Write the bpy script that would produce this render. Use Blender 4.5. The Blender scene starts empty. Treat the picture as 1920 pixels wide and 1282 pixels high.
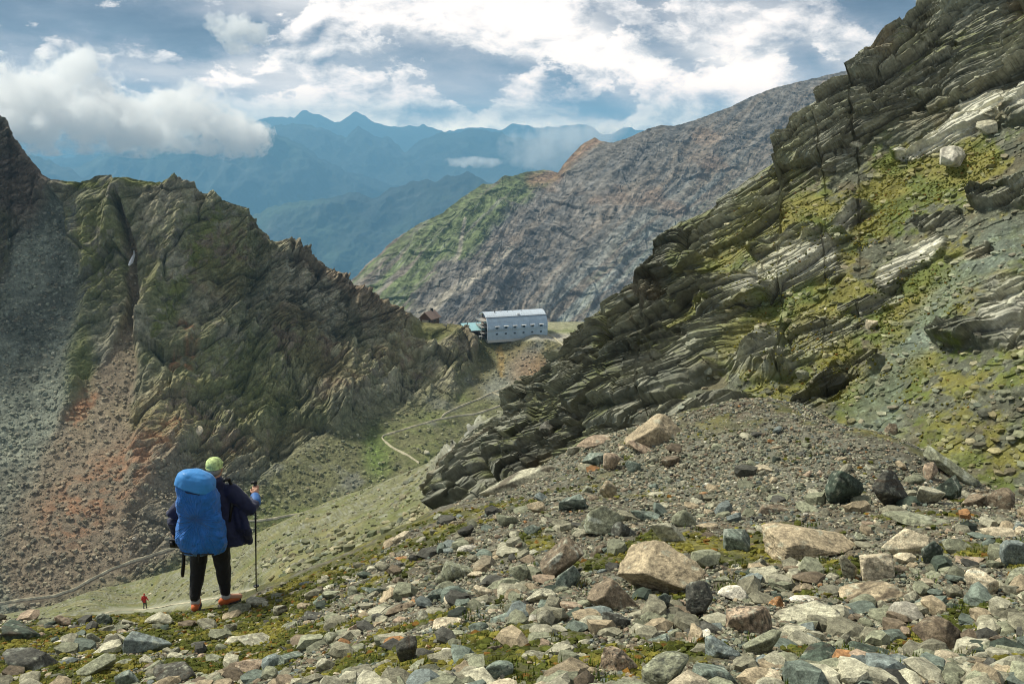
import bpy, math, random
import numpy as np
from mathutils import Vector, Matrix
random.seed(7); RNG = np.random.default_rng(11)
sc = bpy.context.scene
C = sc.collection
R = math.radians
# ------------------------------------------------------------------ camera
F = 1867.0; PITCH = math.atan(391/F)
cam = bpy.data.cameras.new('camera'); co = bpy.data.objects.new('camera', cam); C.objects.link(co)
cam.sensor_width = 36; cam.lens = 36*F/1920; cam.clip_start = .1; cam.clip_end = 200000
co.rotation_euler = (math.pi/2-PITCH, 0, 0); sc.camera = co
CP, SP = math.cos(PITCH), math.sin(PITCH)
def ray(px, py):
    "direction through a point of the view, scaled so that its northing is 1"
    u = (np.asarray(px, float)-960)/F; v = (641-np.asarray(py, float))/F
    dy = CP+v*SP; dz = -SP+v*CP
    return u/dy, dz/dy
def P(px, py, Y):
    a, b = ray(px, py); return Vector((float(a*Y), float(Y), float(b*Y)))
def proj(x, y, z):
    d = y*CP-z*SP; u = y*SP+z*CP
    return 960+F*x/d, 641-F*u/d
# ------------------------------------------------------------------ light
sc.view_settings.view_transform = 'Standard'; sc.view_settings.look = 'None'
sc.view_settings.exposure = EXPOSURE = 0.10; sc.view_settings.gamma = 1
SUN_AZ, SUN_EL = R(-62), R(50)          # ahead and to the left of the view, behind thin cloud
sun = bpy.data.lights.new('sun', 'SUN'); so = bpy.data.objects.new('sun', sun); C.objects.link(so)
sun.energy = 5.0; sun.angle = R(9); sun.color = (1, .95, .80)
so.rotation_euler = (math.pi/2-SUN_EL, 0, -SUN_AZ+math.pi)
sdir = Vector((math.sin(SUN_AZ)*math.cos(SUN_EL), math.cos(SUN_AZ)*math.cos(SUN_EL), math.sin(SUN_EL)))
so.rotation_euler = sdir.to_track_quat('Z', 'Y').to_euler()

class NT:
    def __init__(s, t): s.t = t; s.n = t.nodes; s.l = t.links
    def new(s, k, **kw):
        n = s.n.new(k)
        for a, b in kw.items(): setattr(n, a, b)
        return n
    def put(s, sock, v):
        if hasattr(v, 'is_output') or isinstance(v, bpy.types.NodeSocket): s.l.new(v, sock)
        else: sock.default_value = v
    def m(s, op, a, b=0.0, c=0.0, clamp=False):
        n = s.new('ShaderNodeMath', operation=op, use_clamp=clamp)
        s.put(n.inputs[0], a); s.put(n.inputs[1], b)
        if op in ('MULTIPLY_ADD', 'SMOOTH_MIN', 'SMOOTH_MAX', 'WRAP', 'COMPARE'): s.put(n.inputs[2], c)
        return n.outputs[0]
    def vm(s, op, a, b=None, out=0):
        n = s.new('ShaderNodeVectorMath', operation=op); s.put(n.inputs[0], a)
        if b is not None: s.put(n.inputs[3 if op == 'SCALE' else 1], b)
        return n.outputs[out]
    def xyz(s, x=0.0, y=0.0, z=0.0):
        n = s.new('ShaderNodeCombineXYZ'); s.put(n.inputs[0], x); s.put(n.inputs[1], y); s.put(n.inputs[2], z); return n.outputs[0]
    def sep(s, v):
        n = s.new('ShaderNodeSeparateXYZ'); s.put(n.inputs[0], v); return n.outputs
    def noise(s, vec, scale, detail=4.0, rough=.5, dist=0.0, col=False):
        n = s.new('ShaderNodeTexNoise'); s.put(n.inputs['Vector'], vec); s.put(n.inputs['Scale'], scale)
        s.put(n.inputs['Detail'], detail); s.put(n.inputs['Roughness'], rough); s.put(n.inputs['Distortion'], dist)
        return n.outputs[1 if col else 0]
    def ramp(s, f, stops, interp='LINEAR'):
        n = s.new('ShaderNodeValToRGB'); s.put(n.inputs[0], f); cr = n.color_ramp; cr.interpolation = interp
        while len(cr.elements) < len(stops): cr.elements.new(.5)
        for e, (p, c) in zip(cr.elements, stops):
            e.position = p; e.color = (c, c, c, 1) if not hasattr(c, '__len__') else (*c, 1)
        return n.outputs[0]
    def mix(s, f, a, b, mode='MIX'):
        n = s.new('ShaderNodeMix', data_type='RGBA', blend_type=mode); s.put(n.inputs[0], f)
        for i, v in ((6, a), (7, b)):
            s.put(n.inputs[i], (*v, 1) if isinstance(v, tuple) and len(v) == 3 else v)
        return n.outputs[2]
    def mr(s, v, a, b, c, d, smooth=False):
        n = s.new('ShaderNodeMapRange', interpolation_type='SMOOTHSTEP' if smooth else 'LINEAR')
        for i, q in enumerate((v, a, b, c, d)): s.put(n.inputs[i], q)
        return n.outputs[0]
def lin(r, g, b):
    f = lambda c: (c/255/12.92) if c/255 <= .04045 else ((c/255+.055)/1.055)**2.4
    return (f(r), f(g), f(b))
# ------------------------------------------------------------------ sky: Nishita air with a broken cloud deck
w = bpy.data.worlds.new('World'); sc.world = w; w.use_nodes = True
T = NT(w.node_tree); T.n.clear()
sky = T.new('ShaderNodeTexSky', sky_type='NISHITA'); sky.sun_disc = False
sky.sun_elevation = SUN_EL; sky.sun_rotation = SUN_AZ; sky.altitude = 2600
tc = T.new('ShaderNodeTexCoord').outputs['Generated']
D_ = T.vm('NORMALIZE', tc)
sx, sy, sz = T.sep(D_)
az = T.m('ARCTAN2', sx, sy); el = T.m('ARCSINE', sz)
def azel(px, py):
    a, b = ray(px, py); return math.atan(a), math.atan(b/math.hypot(1, a))
AE0 = T.xyz(az, T.m('MULTIPLY', el, 1.0))
wv = T.noise(T.vm('MULTIPLY', AE0, (1, 1.7, 1)), 11.0, 8.0, .66, 0, True)
warp = T.vm('SCALE', T.vm('SUBTRACT', wv, (.5, .5, .5)), .075)
AE = T.vm('ADD', AE0, warp)
def blob(px, py, rx, ry, ang, wt):
    a, e = azel(px, py); c, s_ = math.cos(R(ang)), math.sin(R(ang))
    v = T.vm('SUBTRACT', AE, (a, e, 0))
    rt = T.new('ShaderNodeVectorRotate', rotation_type='Z_AXIS'); T.put(rt.inputs['Vector'], v); rt.inputs['Angle'].default_value = -R(ang)
    q = T.vm('MULTIPLY', rt.outputs[0], (F/rx, F/ry, 0))
    l = T.vm('LENGTH', q, out=1)
    g = T.mr(l, 0, 1.25, wt, 0, True)
    return g
BL = [ # px, py, rx, ry, angle, weight: + bright, - dark
 (120,20,620,66,-3,-.50),(430,62,330,36,0,-.22),(60,80,300,40,0,-.10),(300,120,420,40,0,-.10),
 (700,20,200,48,0,.22),(800,40,330,60,-8,.52),(960,10,230,60,0,.62),(1080,80,190,60,-32,.72),(640,85,120,40,0,.24),
 (840,120,230,56,-10,-.30),(1010,160,150,50,-18,-.30),(1120,185,120,44,-30,-.46),(1230,60,110,70,-50,-.20),
 (1210,130,110,36,-25,.40),(1290,40,120,60,-40,.10),(1400,110,120,75,-35,.72),(1330,150,150,30,-10,.35),
 (1500,100,120,70,-38,-.48),(1330,60,60,50,-40,-.12),(1580,85,120,40,-10,.62),(1480,40,110,40,-30,.28),(1690,20,170,50,10,-.50),(1560,0,130,26,0,-.34),
 (980,175,60,26,-15,.55),(560,150,170,40,-12,.34),(440,125,110,30,-10,.22),(620,200,170,30,-10,.30),(760,150,140,24,0,.12),
 (700,235,320,30,0,.34),(1100,232,360,24,0,.42),(860,195,200,22,0,-.06),(300,180,250,40,0,-.05),(1350,215,200,20,0,.12)]
acc = None
for b in BL:
    g = blob(*b); acc = g if acc is None else T.m('ADD', acc, g)
q0 = T.vm('ADD', T.vm('MULTIPLY', AE0, (1, 1.75, 1)), (3.1, .7, .2))
wq = T.vm('SCALE', T.vm('SUBTRACT', T.noise(q0, 9.0, 3.0, .5, 0, True), (.5, .5, .5)), .05)
q1 = T.vm('ADD', q0, wq)
def cum(v): return T.noise(v, 13.0, 10.0, .60)
nA = cum(q1); nB = cum(T.vm('ADD', q1, (-.007, .016, 0)))            # the second sample lies towards the sun: their difference lights the billows
relief = T.m('MULTIPLY', T.m('SUBTRACT', nA, nB), 2.6)
st = T.m('MULTIPLY', T.m('SUBTRACT', T.noise(T.vm('MULTIPLY', AE0, (1, 4.2, 1)), 7.0, 8.0, .58, .3), .5), .75)
cover = T.m('ADD', T.m('MULTIPLY', T.m('SUBTRACT', nA, .5), 2.6), T.m('ADD', .10, T.m('MULTIPLY', acc, .55)))
alpha = T.mr(cover, -.03, .13, 0, 1, True)
stops = [(0, lin(84,102,128)), (.17, lin(108,124,148)), (.36, lin(146,156,174)), (.52, lin(184,190,200)), (.70, lin(222,226,232)), (.86, lin(248,248,250)), (1, (1.05,1.05,1.04))]
bgc = T.ramp(T.m('ADD', T.m('ADD', .43, T.m('MULTIPLY', acc, .55)), st), stops)
cuc = T.ramp(T.m('ADD', T.m('ADD', .57, T.m('MULTIPLY', acc, .62)), T.m('ADD', relief, T.m('MULTIPLY', T.m('SUBTRACT', cover, .3), -.12))), stops)
skyc = T.mix(alpha, bgc, cuc)
# open sky shows through where the deck is thin
gap = T.mr(T.noise(T.vm('MULTIPLY', AE0, (1, 3.0, 1)), 6.0, 6.0, .55), .56, .72, 0, .12, True)
# below the horizon only the unlit valley floor would show
airc = T.mix(1.0, sky.outputs[0], (.10, .10, .10), 'MULTIPLY')
col = T.mix(gap, skyc, T.mix(.5, airc, skyc))
# towards the zenith, out of the picture, the deck glows with the sun behind it
zen = T.mr(el, .18, .9, 0, 1, True)
col = T.mix(zen, col, T.mix(.8, airc, (.42, .42, .41)))
# horizon sky is seen through the long path of haze and is itself the brightest band
boost = T.ramp(T.m('MULTIPLY', el, 4.0, clamp=True), [(0, (6.0,4.9,3.5)), (.07, (4.1,3.3,2.5)), (.14, (2.85,2.25,1.82)), (.28, (1.8,1.55,1.34)), (.56, (1.25,1.15,1.08)), (1, (1.1,1.08,1.06))])
col = T.mix(1.0, col, boost, 'MULTIPLY')
low = T.mr(el, -.06, -.02, 1, 0, True)
col = T.mix(low, col, (.10,.13,.13))
bg = T.new('ShaderNodeBackground'); T.put(bg.inputs[0], col); bg.inputs[1].default_value = .92
wo = T.new('ShaderNodeOutputWorld'); T.l.new(bg.outputs[0], wo.inputs[0])
w.cycles.sampling_method = 'MANUAL'; w.cycles.sample_map_resolution = 512
cy = sc.cycles
cy.use_denoising = True; cy.max_bounces = 11; cy.diffuse_bounces = 3; cy.volume_bounces = 10; cy.transparent_max_bounces = 6
cy.volume_step_rate = 1.0; cy.use_adaptive_sampling = True; cy.adaptive_threshold = .012; cy.filter_width = 1.1

# ------------------------------------------------------------------ numeric helpers
TAB = RNG.random((64, 64, 64)).astype(np.float32)
def vnoise(p):
    i = np.floor(p).astype(np.int32); f = (p-i).astype(np.float32); f = f*f*f*(f*(f*6-15)+10)
    i &= 63; j = (i+1) & 63
    x0, y0, z0 = i.T; x1, y1, z1 = j.T; fx, fy, fz = f.T
    L = lambda a, b, t: a+(b-a)*t
    a = L(L(TAB[x0,y0,z0], TAB[x1,y0,z0], fx), L(TAB[x0,y1,z0], TAB[x1,y1,z0], fx), fy)
    b = L(L(TAB[x0,y0,z1], TAB[x1,y0,z1], fx), L(TAB[x0,y1,z1], TAB[x1,y1,z1], fx), fy)
    return L(a, b, fz)*2-1
ROT = np.array([[.36,.48,-.8],[-.8,.6,0],[.48,.64,.6]])
def fbm(p, sc_=1.0, oct=4, gain=.5, ridged=False, seed=0.0):
    q = np.asarray(p, float)/sc_+seed*7.13; s = 0; a = 1.0; t = 0
    for k in range(oct):
        n = vnoise(q)
        if ridged: n = 1-2*np.abs(n)
        s = s+a*n; t += a; a *= gain; q = (q@ROT.T)*2.03+3.7
    return s/t
def hash3(i, k):
    i = i.astype(np.int64)
    h = (i[:,0]*73856093) ^ (i[:,1]*19349663) ^ (i[:,2]*83492791) ^ (k*2654435761)
    h = (h ^ (h >> 13))*1274126177 & 0x7fffffff
    return ((h ^ (h >> 16)) & 0xffff)/65535.0
def facets(q, jit=.8, tilt=.9):
    "cellular blocks: every cell is a plane with its own height and tilt; also returns the cell's random number and edge distance"
    b = np.floor(q-.5).astype(np.int64); best = np.full(len(q), 9e9); sec = best.copy()
    out = np.zeros(len(q)); cid = np.zeros(len(q))
    for dx in (0,1):
        for dy in (0,1):
            for dz in (0,1):
                c = b+np.array([dx,dy,dz])
                o = np.stack([hash3(c,1), hash3(c,2), hash3(c,3)], 1)
                d = q-(c+.5+(o-.5)*jit); r = (d*d).sum(1)
                h = hash3(c,4)
                val = (h-.5)*1.2+tilt*((hash3(c,5)-.5)*d[:,0]+(hash3(c,6)-.5)*d[:,1]+(hash3(c,7)-.5)*d[:,2])
                m = r < best
                sec = np.where(m, best, np.minimum(sec, r)); best = np.where(m, r, best)
                out = np.where(m, val, out); cid = np.where(m, h, cid)
    return out, cid, np.sqrt(sec)-np.sqrt(best)
def tps_fit(pts, vals, lam=1e-6):
    p = np.asarray(pts, float); n = len(p); s = p.std(0).mean(); m = p.mean(0); p = (p-m)/s
    d = np.linalg.norm(p[:,None]-p[None], axis=2); K = np.where(d > 0, d*d*np.log(d+1e-12), 0)+lam*np.eye(n)
    Q = np.hstack([np.ones((n,1)), p]); A = np.block([[K, Q],[Q.T, np.zeros((3,3))]])
    wgt = np.linalg.solve(A, np.concatenate([vals, [0,0,0]]))
    def f(x, y):
        x = (np.asarray(x, float)-m[0])/s; y = (np.asarray(y, float)-m[1])/s
        r = wgt[n]+wgt[n+1]*x+wgt[n+2]*y
        for k in range(n):
            d2 = (x-p[k,0])**2+(y-p[k,1])**2
            r = r+wgt[k]*.5*d2*np.log(d2+1e-12)
        return r
    return f
def sstep(a, b, x):
    t = np.clip((x-a)/(b-a), 0, 1); return t*t*(3-2*t)
def stroke(X, Y, pts, wd, soft=.5):
    "1 inside a band round a polyline, fading to 0"
    d = np.full(X.shape, 1e9); ww = np.full(X.shape, 1.0)
    for k in range(len(pts)-1):
        ax, ay = pts[k][:2]; bx, by = pts[k+1][:2]; dx, dy = bx-ax, by-ay
        t = np.clip(((X-ax)*dx+(Y-ay)*dy)/(dx*dx+dy*dy), 0, 1)
        wa = pts[k][2] if len(pts[k]) > 2 else wd; wb = pts[k+1][2] if len(pts[k+1]) > 2 else wd
        q = np.hypot(X-ax-t*dx, Y-ay-t*dy)/(wa+(wb-wa)*t)
        d = np.minimum(d, q)
    return 1-sstep(1-soft, 1+soft, d)
def ell(X, Y, cx, cy_, rx, ry, ang=0, soft=.5):
    c, s = math.cos(R(ang)), math.sin(R(ang)); u = ((X-cx)*c-(Y-cy_)*s)/rx; v = ((X-cx)*s+(Y-cy_)*c)/ry
    return 1-sstep(1-soft, 1+soft, np.hypot(u, v))
def blend(c, col, wgt): return c*(1-wgt[:,None])+np.array(col)[None]*wgt[:,None]

# ------------------------------------------------------------------ object helpers
def tag(o, label=None, cat=None, group=None, kind=None):
    for k, v in (('label', label), ('category', cat), ('group', group), ('kind', kind)):
        if v: o[k] = v
    return o
def empty(name, loc, rz=0):
    o = bpy.data.objects.new(name, None); C.objects.link(o); o.location = loc; o.rotation_euler = (0,0,rz); o.empty_display_size = .2; return o
def mesh_np(name, V, Fc, col=None, mat=None, parent=None, smooth=True):
    me = bpy.data.meshes.new(name); V = np.ascontiguousarray(V, np.float32); Fc = np.ascontiguousarray(Fc, np.int32); k = Fc.shape[1]
    me.vertices.add(len(V)); me.vertices.foreach_set('co', V.ravel())
    me.loops.add(Fc.size); me.loops.foreach_set('vertex_index', Fc.ravel())
    me.polygons.add(len(Fc)); me.polygons.foreach_set('loop_start', np.arange(0, Fc.size, k, dtype=np.int32))
    me.polygons.foreach_set('use_smooth', np.full(len(Fc), smooth))
    me.update(calc_edges=True)
    if col is not None:
        a = me.color_attributes.new('Col', 'FLOAT_COLOR', 'POINT')
        c4 = np.ones((len(V), 4), np.float32); c4[:,:3] = np.clip(col, 0.004, .95); a.data.foreach_set('color', c4.ravel())
    if mat: me.materials.append(mat)
    o = bpy.data.objects.new(name, me); C.objects.link(o)
    if parent: o.parent = parent
    return o
def grid_faces(nr, nc, flip=False):
    i = np.arange(nr-1)[:,None]*nc+np.arange(nc-1)[None]; i = i.ravel()
    return np.stack([i, i+nc, i+nc+1, i+1] if not flip else [i, i+1, i+nc+1, i+nc], 1)
def normals(V, nr, nc):
    G = V.reshape(nr, nc, 3); du = np.gradient(G, axis=1); dv = np.gradient(G, axis=0)
    n = np.cross(dv, du); n /= np.linalg.norm(n, axis=2, keepdims=True)+1e-9
    n = n.reshape(-1,3); c = -(n*V).sum(1) < 0; n[c] *= -1
    return n
# ------------------------------------------------------------------ materials
def rock_mat(name, scale, bump=.5, rough=.86, spec=.3, contrast=.5, detail=8.0, metal=0, dist=None):
    m = bpy.data.materials.new(name); m.use_nodes = True; T = NT(m.node_tree); b = m.node_tree.nodes['Principled BSDF']
    at = T.new('ShaderNodeAttribute', attribute_name='Col').outputs[0]
    pos = T.new('ShaderNodeNewGeometry').outputs['Position']
    n1 = T.noise(pos, 1/scale, detail, .65); n2 = T.noise(pos, 4.3/scale, 4.0, .6)
    f = T.ramp(n1, [(.30, 1-contrast), (.5, 1.0), (.68, 1+contrast)])
    g = T.ramp(n2, [(.32, 1-contrast*.7), (.52, 1.0), (.72, 1+contrast*.8)])
    c = T.mix(1.0, T.mix(1.0, at, f, 'MULTIPLY'), g, 'MULTIPLY')
    T.put(b.inputs['Base Color'], c); b.inputs['Roughness'].default_value = rough; b.inputs['Specular IOR Level'].default_value = spec
    bp = T.new('ShaderNodeBump'); bp.inputs['Strength'].default_value = bump; bp.inputs['Distance'].default_value = dist or scale*.25
    T.put(bp.inputs['Height'], T.m('ADD', n1, T.m('MULTIPLY', n2, .4))); T.put(b.inputs['Normal'], bp.outputs[0])
    return m
def plain(name, col, rough=.6, metal=0.0, spec=.4, var=.12, scale=3.0, bump=0.0, aniso=None):
    m = bpy.data.materials.new(name); m.use_nodes = True; T = NT(m.node_tree); b = m.node_tree.nodes['Principled BSDF']
    oc = T.new('ShaderNodeTexCoord').outputs['Object']
    v = T.vm('MULTIPLY', oc, aniso) if aniso else oc
    n = T.noise(v, scale, 5.0, .6)
    T.put(b.inputs['Base Color'], T.mix(1.0, (*col, 1), T.ramp(n, [(.3, 1-var), (.7, 1+var)]), 'MULTIPLY'))
    b.inputs['Roughness'].default_value = rough; b.inputs['Metallic'].default_value = metal; b.inputs['Specular IOR Level'].default_value = spec
    if bump:
        bp = T.new('ShaderNodeBump'); bp.inputs['Strength'].default_value = bump; bp.inputs['Distance'].default_value = .02
        T.put(bp.inputs['Height'], n); T.put(b.inputs['Normal'], bp.outputs[0])
    return m
def sheet(name, ctrl, crest, bottom, x0, x1, step, ystep, disp, colour, mat, back=(8, 1.0, .6), kind='structure', flat=False):
    """a hillside: its distance runs smoothly through measured points (inverse distance, so planes stay planes);
    relief is real displacement; the far side falls away behind the crest"""
    ctrl = np.array(ctrl, float); f = tps_fit(ctrl[:,:2], 1/ctrl[:,2])
    xs = np.arange(x0, x1+.1, step); nc = len(xs)
    cr = np.interp(xs, [c[0] for c in crest], [c[1] for c in crest]); bo = np.interp(xs, [c[0] for c in bottom], [c[1] for c in bottom])
    nr = int(np.max(bo-cr)/ystep)+2; t = np.linspace(0, 1, nr)[:,None]
    PY = cr[None]*(1-t)+bo[None]*t; PX = np.repeat(xs[None], nr, 0)
    Y = 1/np.clip(f(PX, PY), 1e-6, None); a, b = ray(PX, PY)
    V = np.stack([a*Y, Y, b*Y], 2)
    nb, run, drop = back
    Yc = V[0,:,1].mean()
    bk = []
    for k in range(nb, 0, -1):
        q = (k/nb)**1.5; r = V[0].copy(); r[:,1] += q*run*Yc*.5; r[:,0] += q*run*Yc*.5*r[:,0]/r[:,1]; r[:,2] -= q*drop*Yc*.5+0; bk.append(r)
    V = np.concatenate([np.array(bk), V], 0); PY = np.concatenate([np.repeat(PY[:1], nb, 0), PY], 0); PX = np.concatenate([np.repeat(PX[:1], nb, 0), PX], 0)
    nr += nb; V = V.reshape(-1,3); PX = PX.ravel(); PY = PY.ravel()
    isb = np.repeat(np.arange(nr) < nb, nc)
    n = normals(V, nr, nc)
    D = disp(V, PX, PY, n)
    if isinstance(D, tuple): D, info = D
    else: info = None
    if D.ndim == 1: D = D[:,None]*n
    D[isb] *= .6
    V2 = V+D
    n2 = normals(V2, nr, nc)
    col = colour(V2, PX, PY, n2, info)
    o = mesh_np(name, V2, grid_faces(nr, nc), col, mat, smooth=not flat); tag(o, kind=kind)
    colr = col.reshape(nr, nc, 3)[nb:]
    o_data = dict(V=V2.reshape(nr, nc, 3)[nb:], n=n2.reshape(nr, nc, 3)[nb:], PX=PX.reshape(nr, nc)[nb:], PY=PY.reshape(nr, nc)[nb:], cr=cr, bo=bo, xs=xs, nr=nr-nb, f=f,
                  info=None if info is None else info.reshape(nr, nc)[nb:])
    o_data['col'] = colr
    return o_data
def on(S, px, py):
    "point and normal of a built hillside seen at (px, py)"
    px = np.asarray(px, float); py = np.asarray(py, float)
    j = np.clip((px-S['xs'][0])/(S['xs'][1]-S['xs'][0]), 0, len(S['xs'])-1.001); j0 = j.astype(int)
    t = (py-S['cr'][j0])/(S['bo'][j0]-S['cr'][j0])*(S['nr']-1)
    i0 = np.clip(t, 0, S['nr']-1).astype(int)
    return S['V'][i0, j0], S['n'][i0, j0], i0, j0
def under(S, x, y):
    _, _, i, j = on(S, x, y); return S['col'][i, j]
M_ridge = rock_mat('ridge rock', 2.2, .8, contrast=.42)
M_crag = rock_mat('crag rock', .45, .6, rough=.72, contrast=.32)
M_slope = rock_mat('slope soil', 1.2, .5, contrast=.3)
M_ground = rock_mat('gravel soil', .10, .8, contrast=.45)
M_mount = rock_mat('mountain rock', 30.0, .5, contrast=.22)
M_far = rock_mat('far mountain', 400.0, .6, contrast=.35)
# ------------------------------------------------------------------ far ranges, back to front
def far_range(name, crest, Yc, foot, Yf, step, amp, L, base, green, x0, x1, back=(5, .5, .15), jag=11):
    xx = np.arange(x0, x1+1, 3.0); jg = fbm(np.c_[xx/26, xx*0, xx*0+len(crest)], 1, 5, .6)*jag; crest = list(zip(xx, np.interp(xx, [c[0] for c in crest], [c[1] for c in crest])-jg))
    cy_ = lambda x: np.interp(x, [c[0] for c in crest], [c[1] for c in crest])
    ctrl = []
    for x in np.linspace(x0, x1, 9):
        ctrl += [(x, cy_(x), Yc), (x, foot, Yf), (x, (cy_(x)+foot)/2, (Yc*.5+Yf*.5)*.985)]
    def disp(V, PX, PY, n):
        g = fbm(V*[1,.6,.55], L, 6, .5, True, seed=len(name))*.7+fbm(V, L*2.5, 3)*.6
        top = np.clip((PY-cy_(PX))/25, .18, 1)
        d = np.zeros_like(V); d[:,1] = -g*amp*1.5*top; d[:,2] = (g*.5*amp+fbm(V, L*.22, 4, .55, True)*amp*.28)*top; return d, g
    def colour(V, PX, PY, n, g):
        c = np.tile(np.array(base), (len(V), 1)); m = sstep(-.1, .5, fbm(V, L*.7, 4, seed=3)); c = blend(c, green, m)
        return blend(c, (.24,.23,.2), sstep(.3, .6, fbm(V*[1,1,.3], L*.3, 4, seed=5))*.25)
    return sheet(name, ctrl, crest, [(x0, foot), (x1, foot)], x0, x1, step, step, disp, colour, M_far, back)
far_range('mountain_range', [(-600,270),(0,262),(100,250),(300,262),(450,240),(505,222),(540,220),(575,213),(605,222),(640,233),(668,215),(690,222),(720,235),(765,236),(800,240),(840,246),(880,238),(920,241),(960,236),(1000,237),(1060,236),(1110,236),(1130,250),(1160,245),(1185,240),(1215,243),(1300,238),(1500,245),(2500,250)],
          24000, 330, 20000, 4, 330, 1700, (.03,.04,.03), (.05,.06,.03), -600, 2500)
far_range('mountain_range', [(-600,250),(-100,262),(100,300),(300,262),(420,272),(500,240),(545,232),(580,238),(620,250),(650,262),(672,240),(700,256),(735,266),(760,285),(800,262),(850,248),(900,246),(940,252),(1000,262),(1100,270),(1300,280),(1600,300)],
          15500, 420, 12800, 3, 330, 1500, (.02,.03,.025), (.04,.06,.03), -600, 1600)
far_range('mountain_range', [(-600,290),(-100,310),(0,350),(60,372),(120,330),(180,296),(250,270),(330,262),(420,250),(480,240),(520,250),(560,275),(600,298),(650,322),(700,335),(745,352),(800,372),(860,400),(1000,450),(1200,470)],
          12500, 560, 10200, 3, 320, 1100, (.012,.02,.018), (.03,.05,.028), -600, 1200)
far_range('mountain_range', [(-600,190),(-200,240),(0,262),(60,290),(110,312),(160,332),(220,352),(300,380),(400,420)], 10500, 560, 9000, 3, 100, 800, (.03,.04,.03), (.04,.05,.03), -600, 400)
far_range('hills', [(400,470),(480,405),(520,385),(570,380),(625,372),(660,367),(700,372),(745,350),(770,338),(790,336),(820,342),(850,328),(875,325),(905,335),(935,345),(1000,380),(1200,440)],
          8200, 640, 6500, 2.5, 150, 800, (.014,.024,.022), (.035,.06,.03), 400, 1200)
# ------------------------------------------------------------------ the big brown mountain behind the hut
G_cr = [(560,610),(620,560),(658,528),(700,487),(740,450),(785,420),(830,400),(868,370),(905,345),(925,345),(945,330),(960,332),(975,326),(1000,321),(1020,318),(1046,325),(1060,305),(1078,284),(1095,268),(1115,258),(1128,266),(1150,268),(1180,258),(1215,242),(1240,235),(1265,236),(1300,226),(1330,215),(1370,200),(1400,185),(1450,165),(1490,155),(1530,146),(1610,127),(1750,100),(2200,30)]
gy = lambda x: np.interp(x, [c[0] for c in G_cr], [c[1] for c in G_cr])
G_ctrl = [(x, gy(x), y) for x, y in ((560,1150),(700,1250),(905,1500),(1046,1640),(1115,1720),(1265,1800),(1450,1980),(1610,2100),(1900,2250),(2200,2350))]
G_ctrl += [(560,680,1010),(700,640,1050),(800,640,1060),(1000,640,1150),(1100,640,1180),(1300,640,1230),(1600,640,1330),(2200,640,1500),(900,480,1270),(1150,420,1450),(1400,400,1560)]
def g_disp(V, PX, PY, n):
    a = R(50); u = (PX*math.cos(a)-PY*math.sin(a)); v = (PX*math.sin(a)+PY*math.cos(a))      # gullies fall from upper right to lower left
    wv = fbm(V, 260, 3)*30
    q = np.stack([u/300, (v+wv*1.8)/85, PX*0], 1)
    g = fbm(q, 1, 6, .58, True)
    q2 = np.stack([u/90, (v+wv)/22, PX*0+3], 1); g2 = fbm(q2, 1, 5, .6, True)
    top = np.clip((PY-gy(PX))/30, .22, 1)
    fc, _, _ = facets(V/[60,60,30]); fc2, _, _ = facets(V/[20,20,12])
    return (g*6+g2*2.0+fbm(V, 150, 4, .5, True)*7+fc*3+fc2*1.5)*top+fbm(V, 18, 5, .6)*2.6, g*.5+g2*.5
def g_col(V, PX, PY, n, g):
    a = R(42); u = (PX*math.cos(a)-PY*math.sin(a)); v = (PX*math.sin(a)+PY*math.cos(a))
    st = fbm(np.stack([u/200, v/10, PX*0], 1), 1, 5, .62); st2 = fbm(np.stack([u/60, v/5, PX*0+7], 1), 1, 4, .65)
    c = np.tile(np.array((.145,.135,.122)), (len(V),1))
    c = blend(c, (.10,.10,.10), sstep(.0, .45, st)); c = blend(c, (.20,.165,.13), sstep(.1, .45, -st+.1)*.6)
    c = blend(c, (.25,.24,.22), sstep(.18, .5, st2)*.4)
    # pale grey scree below right
    m = ell(PX, PY, 1180, 560, 330, 90, 38, .6); c = blend(c, (.26,.285,.26), m*sstep(-.25, .3, st)*.85)
    c = blend(c, (.17,.20,.10), m*sstep(.1, .5, st2)*.4)
    # green lower left flank
    q = sstep(-25, 25, 960-PX-(PY-400)*1.05+fbm(V, 80, 4)*70+st*70)
    q2 = q*sstep(-.45, .1, st+.25*fbm(V, 60, 3)); c = blend(c, (.11,.145,.052), q2*.85); c = blend(c, (.16,.17,.15), q*sstep(.15, .5, st2)*.6)
    # rust along the notched crest and in patches
    c = blend(c, (.25,.14,.09), stroke(PX, PY, [(1115,262),(1070,300),(1040,335),(1000,340)], 14, .8)*.7)
    c = blend(c, (.20,.135,.095), sstep(.3, .6, fbm(V, 120, 4, seed=9))*.6)
    for p in ([(905,520,5),(840,560,9),(790,590,12)], [(960,470,3),(905,520,5)], [(870,420,3),(860,480,4),(850,500,4)]):
        c = blend(c, (.34,.31,.25), stroke(PX, PY, p, 5, .5)*.8)
    k = .62+.85*sstep(-.4, .5, fbm(V, 7, 4, .6)); return c*k[:,None]
G_ = sheet('mountain', G_ctrl, G_cr, [(560,680),(2200,680)], 560, 2200, 2.0, 2.0, g_disp, g_col, M_mount, (6, .5, .3), flat=True)
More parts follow.
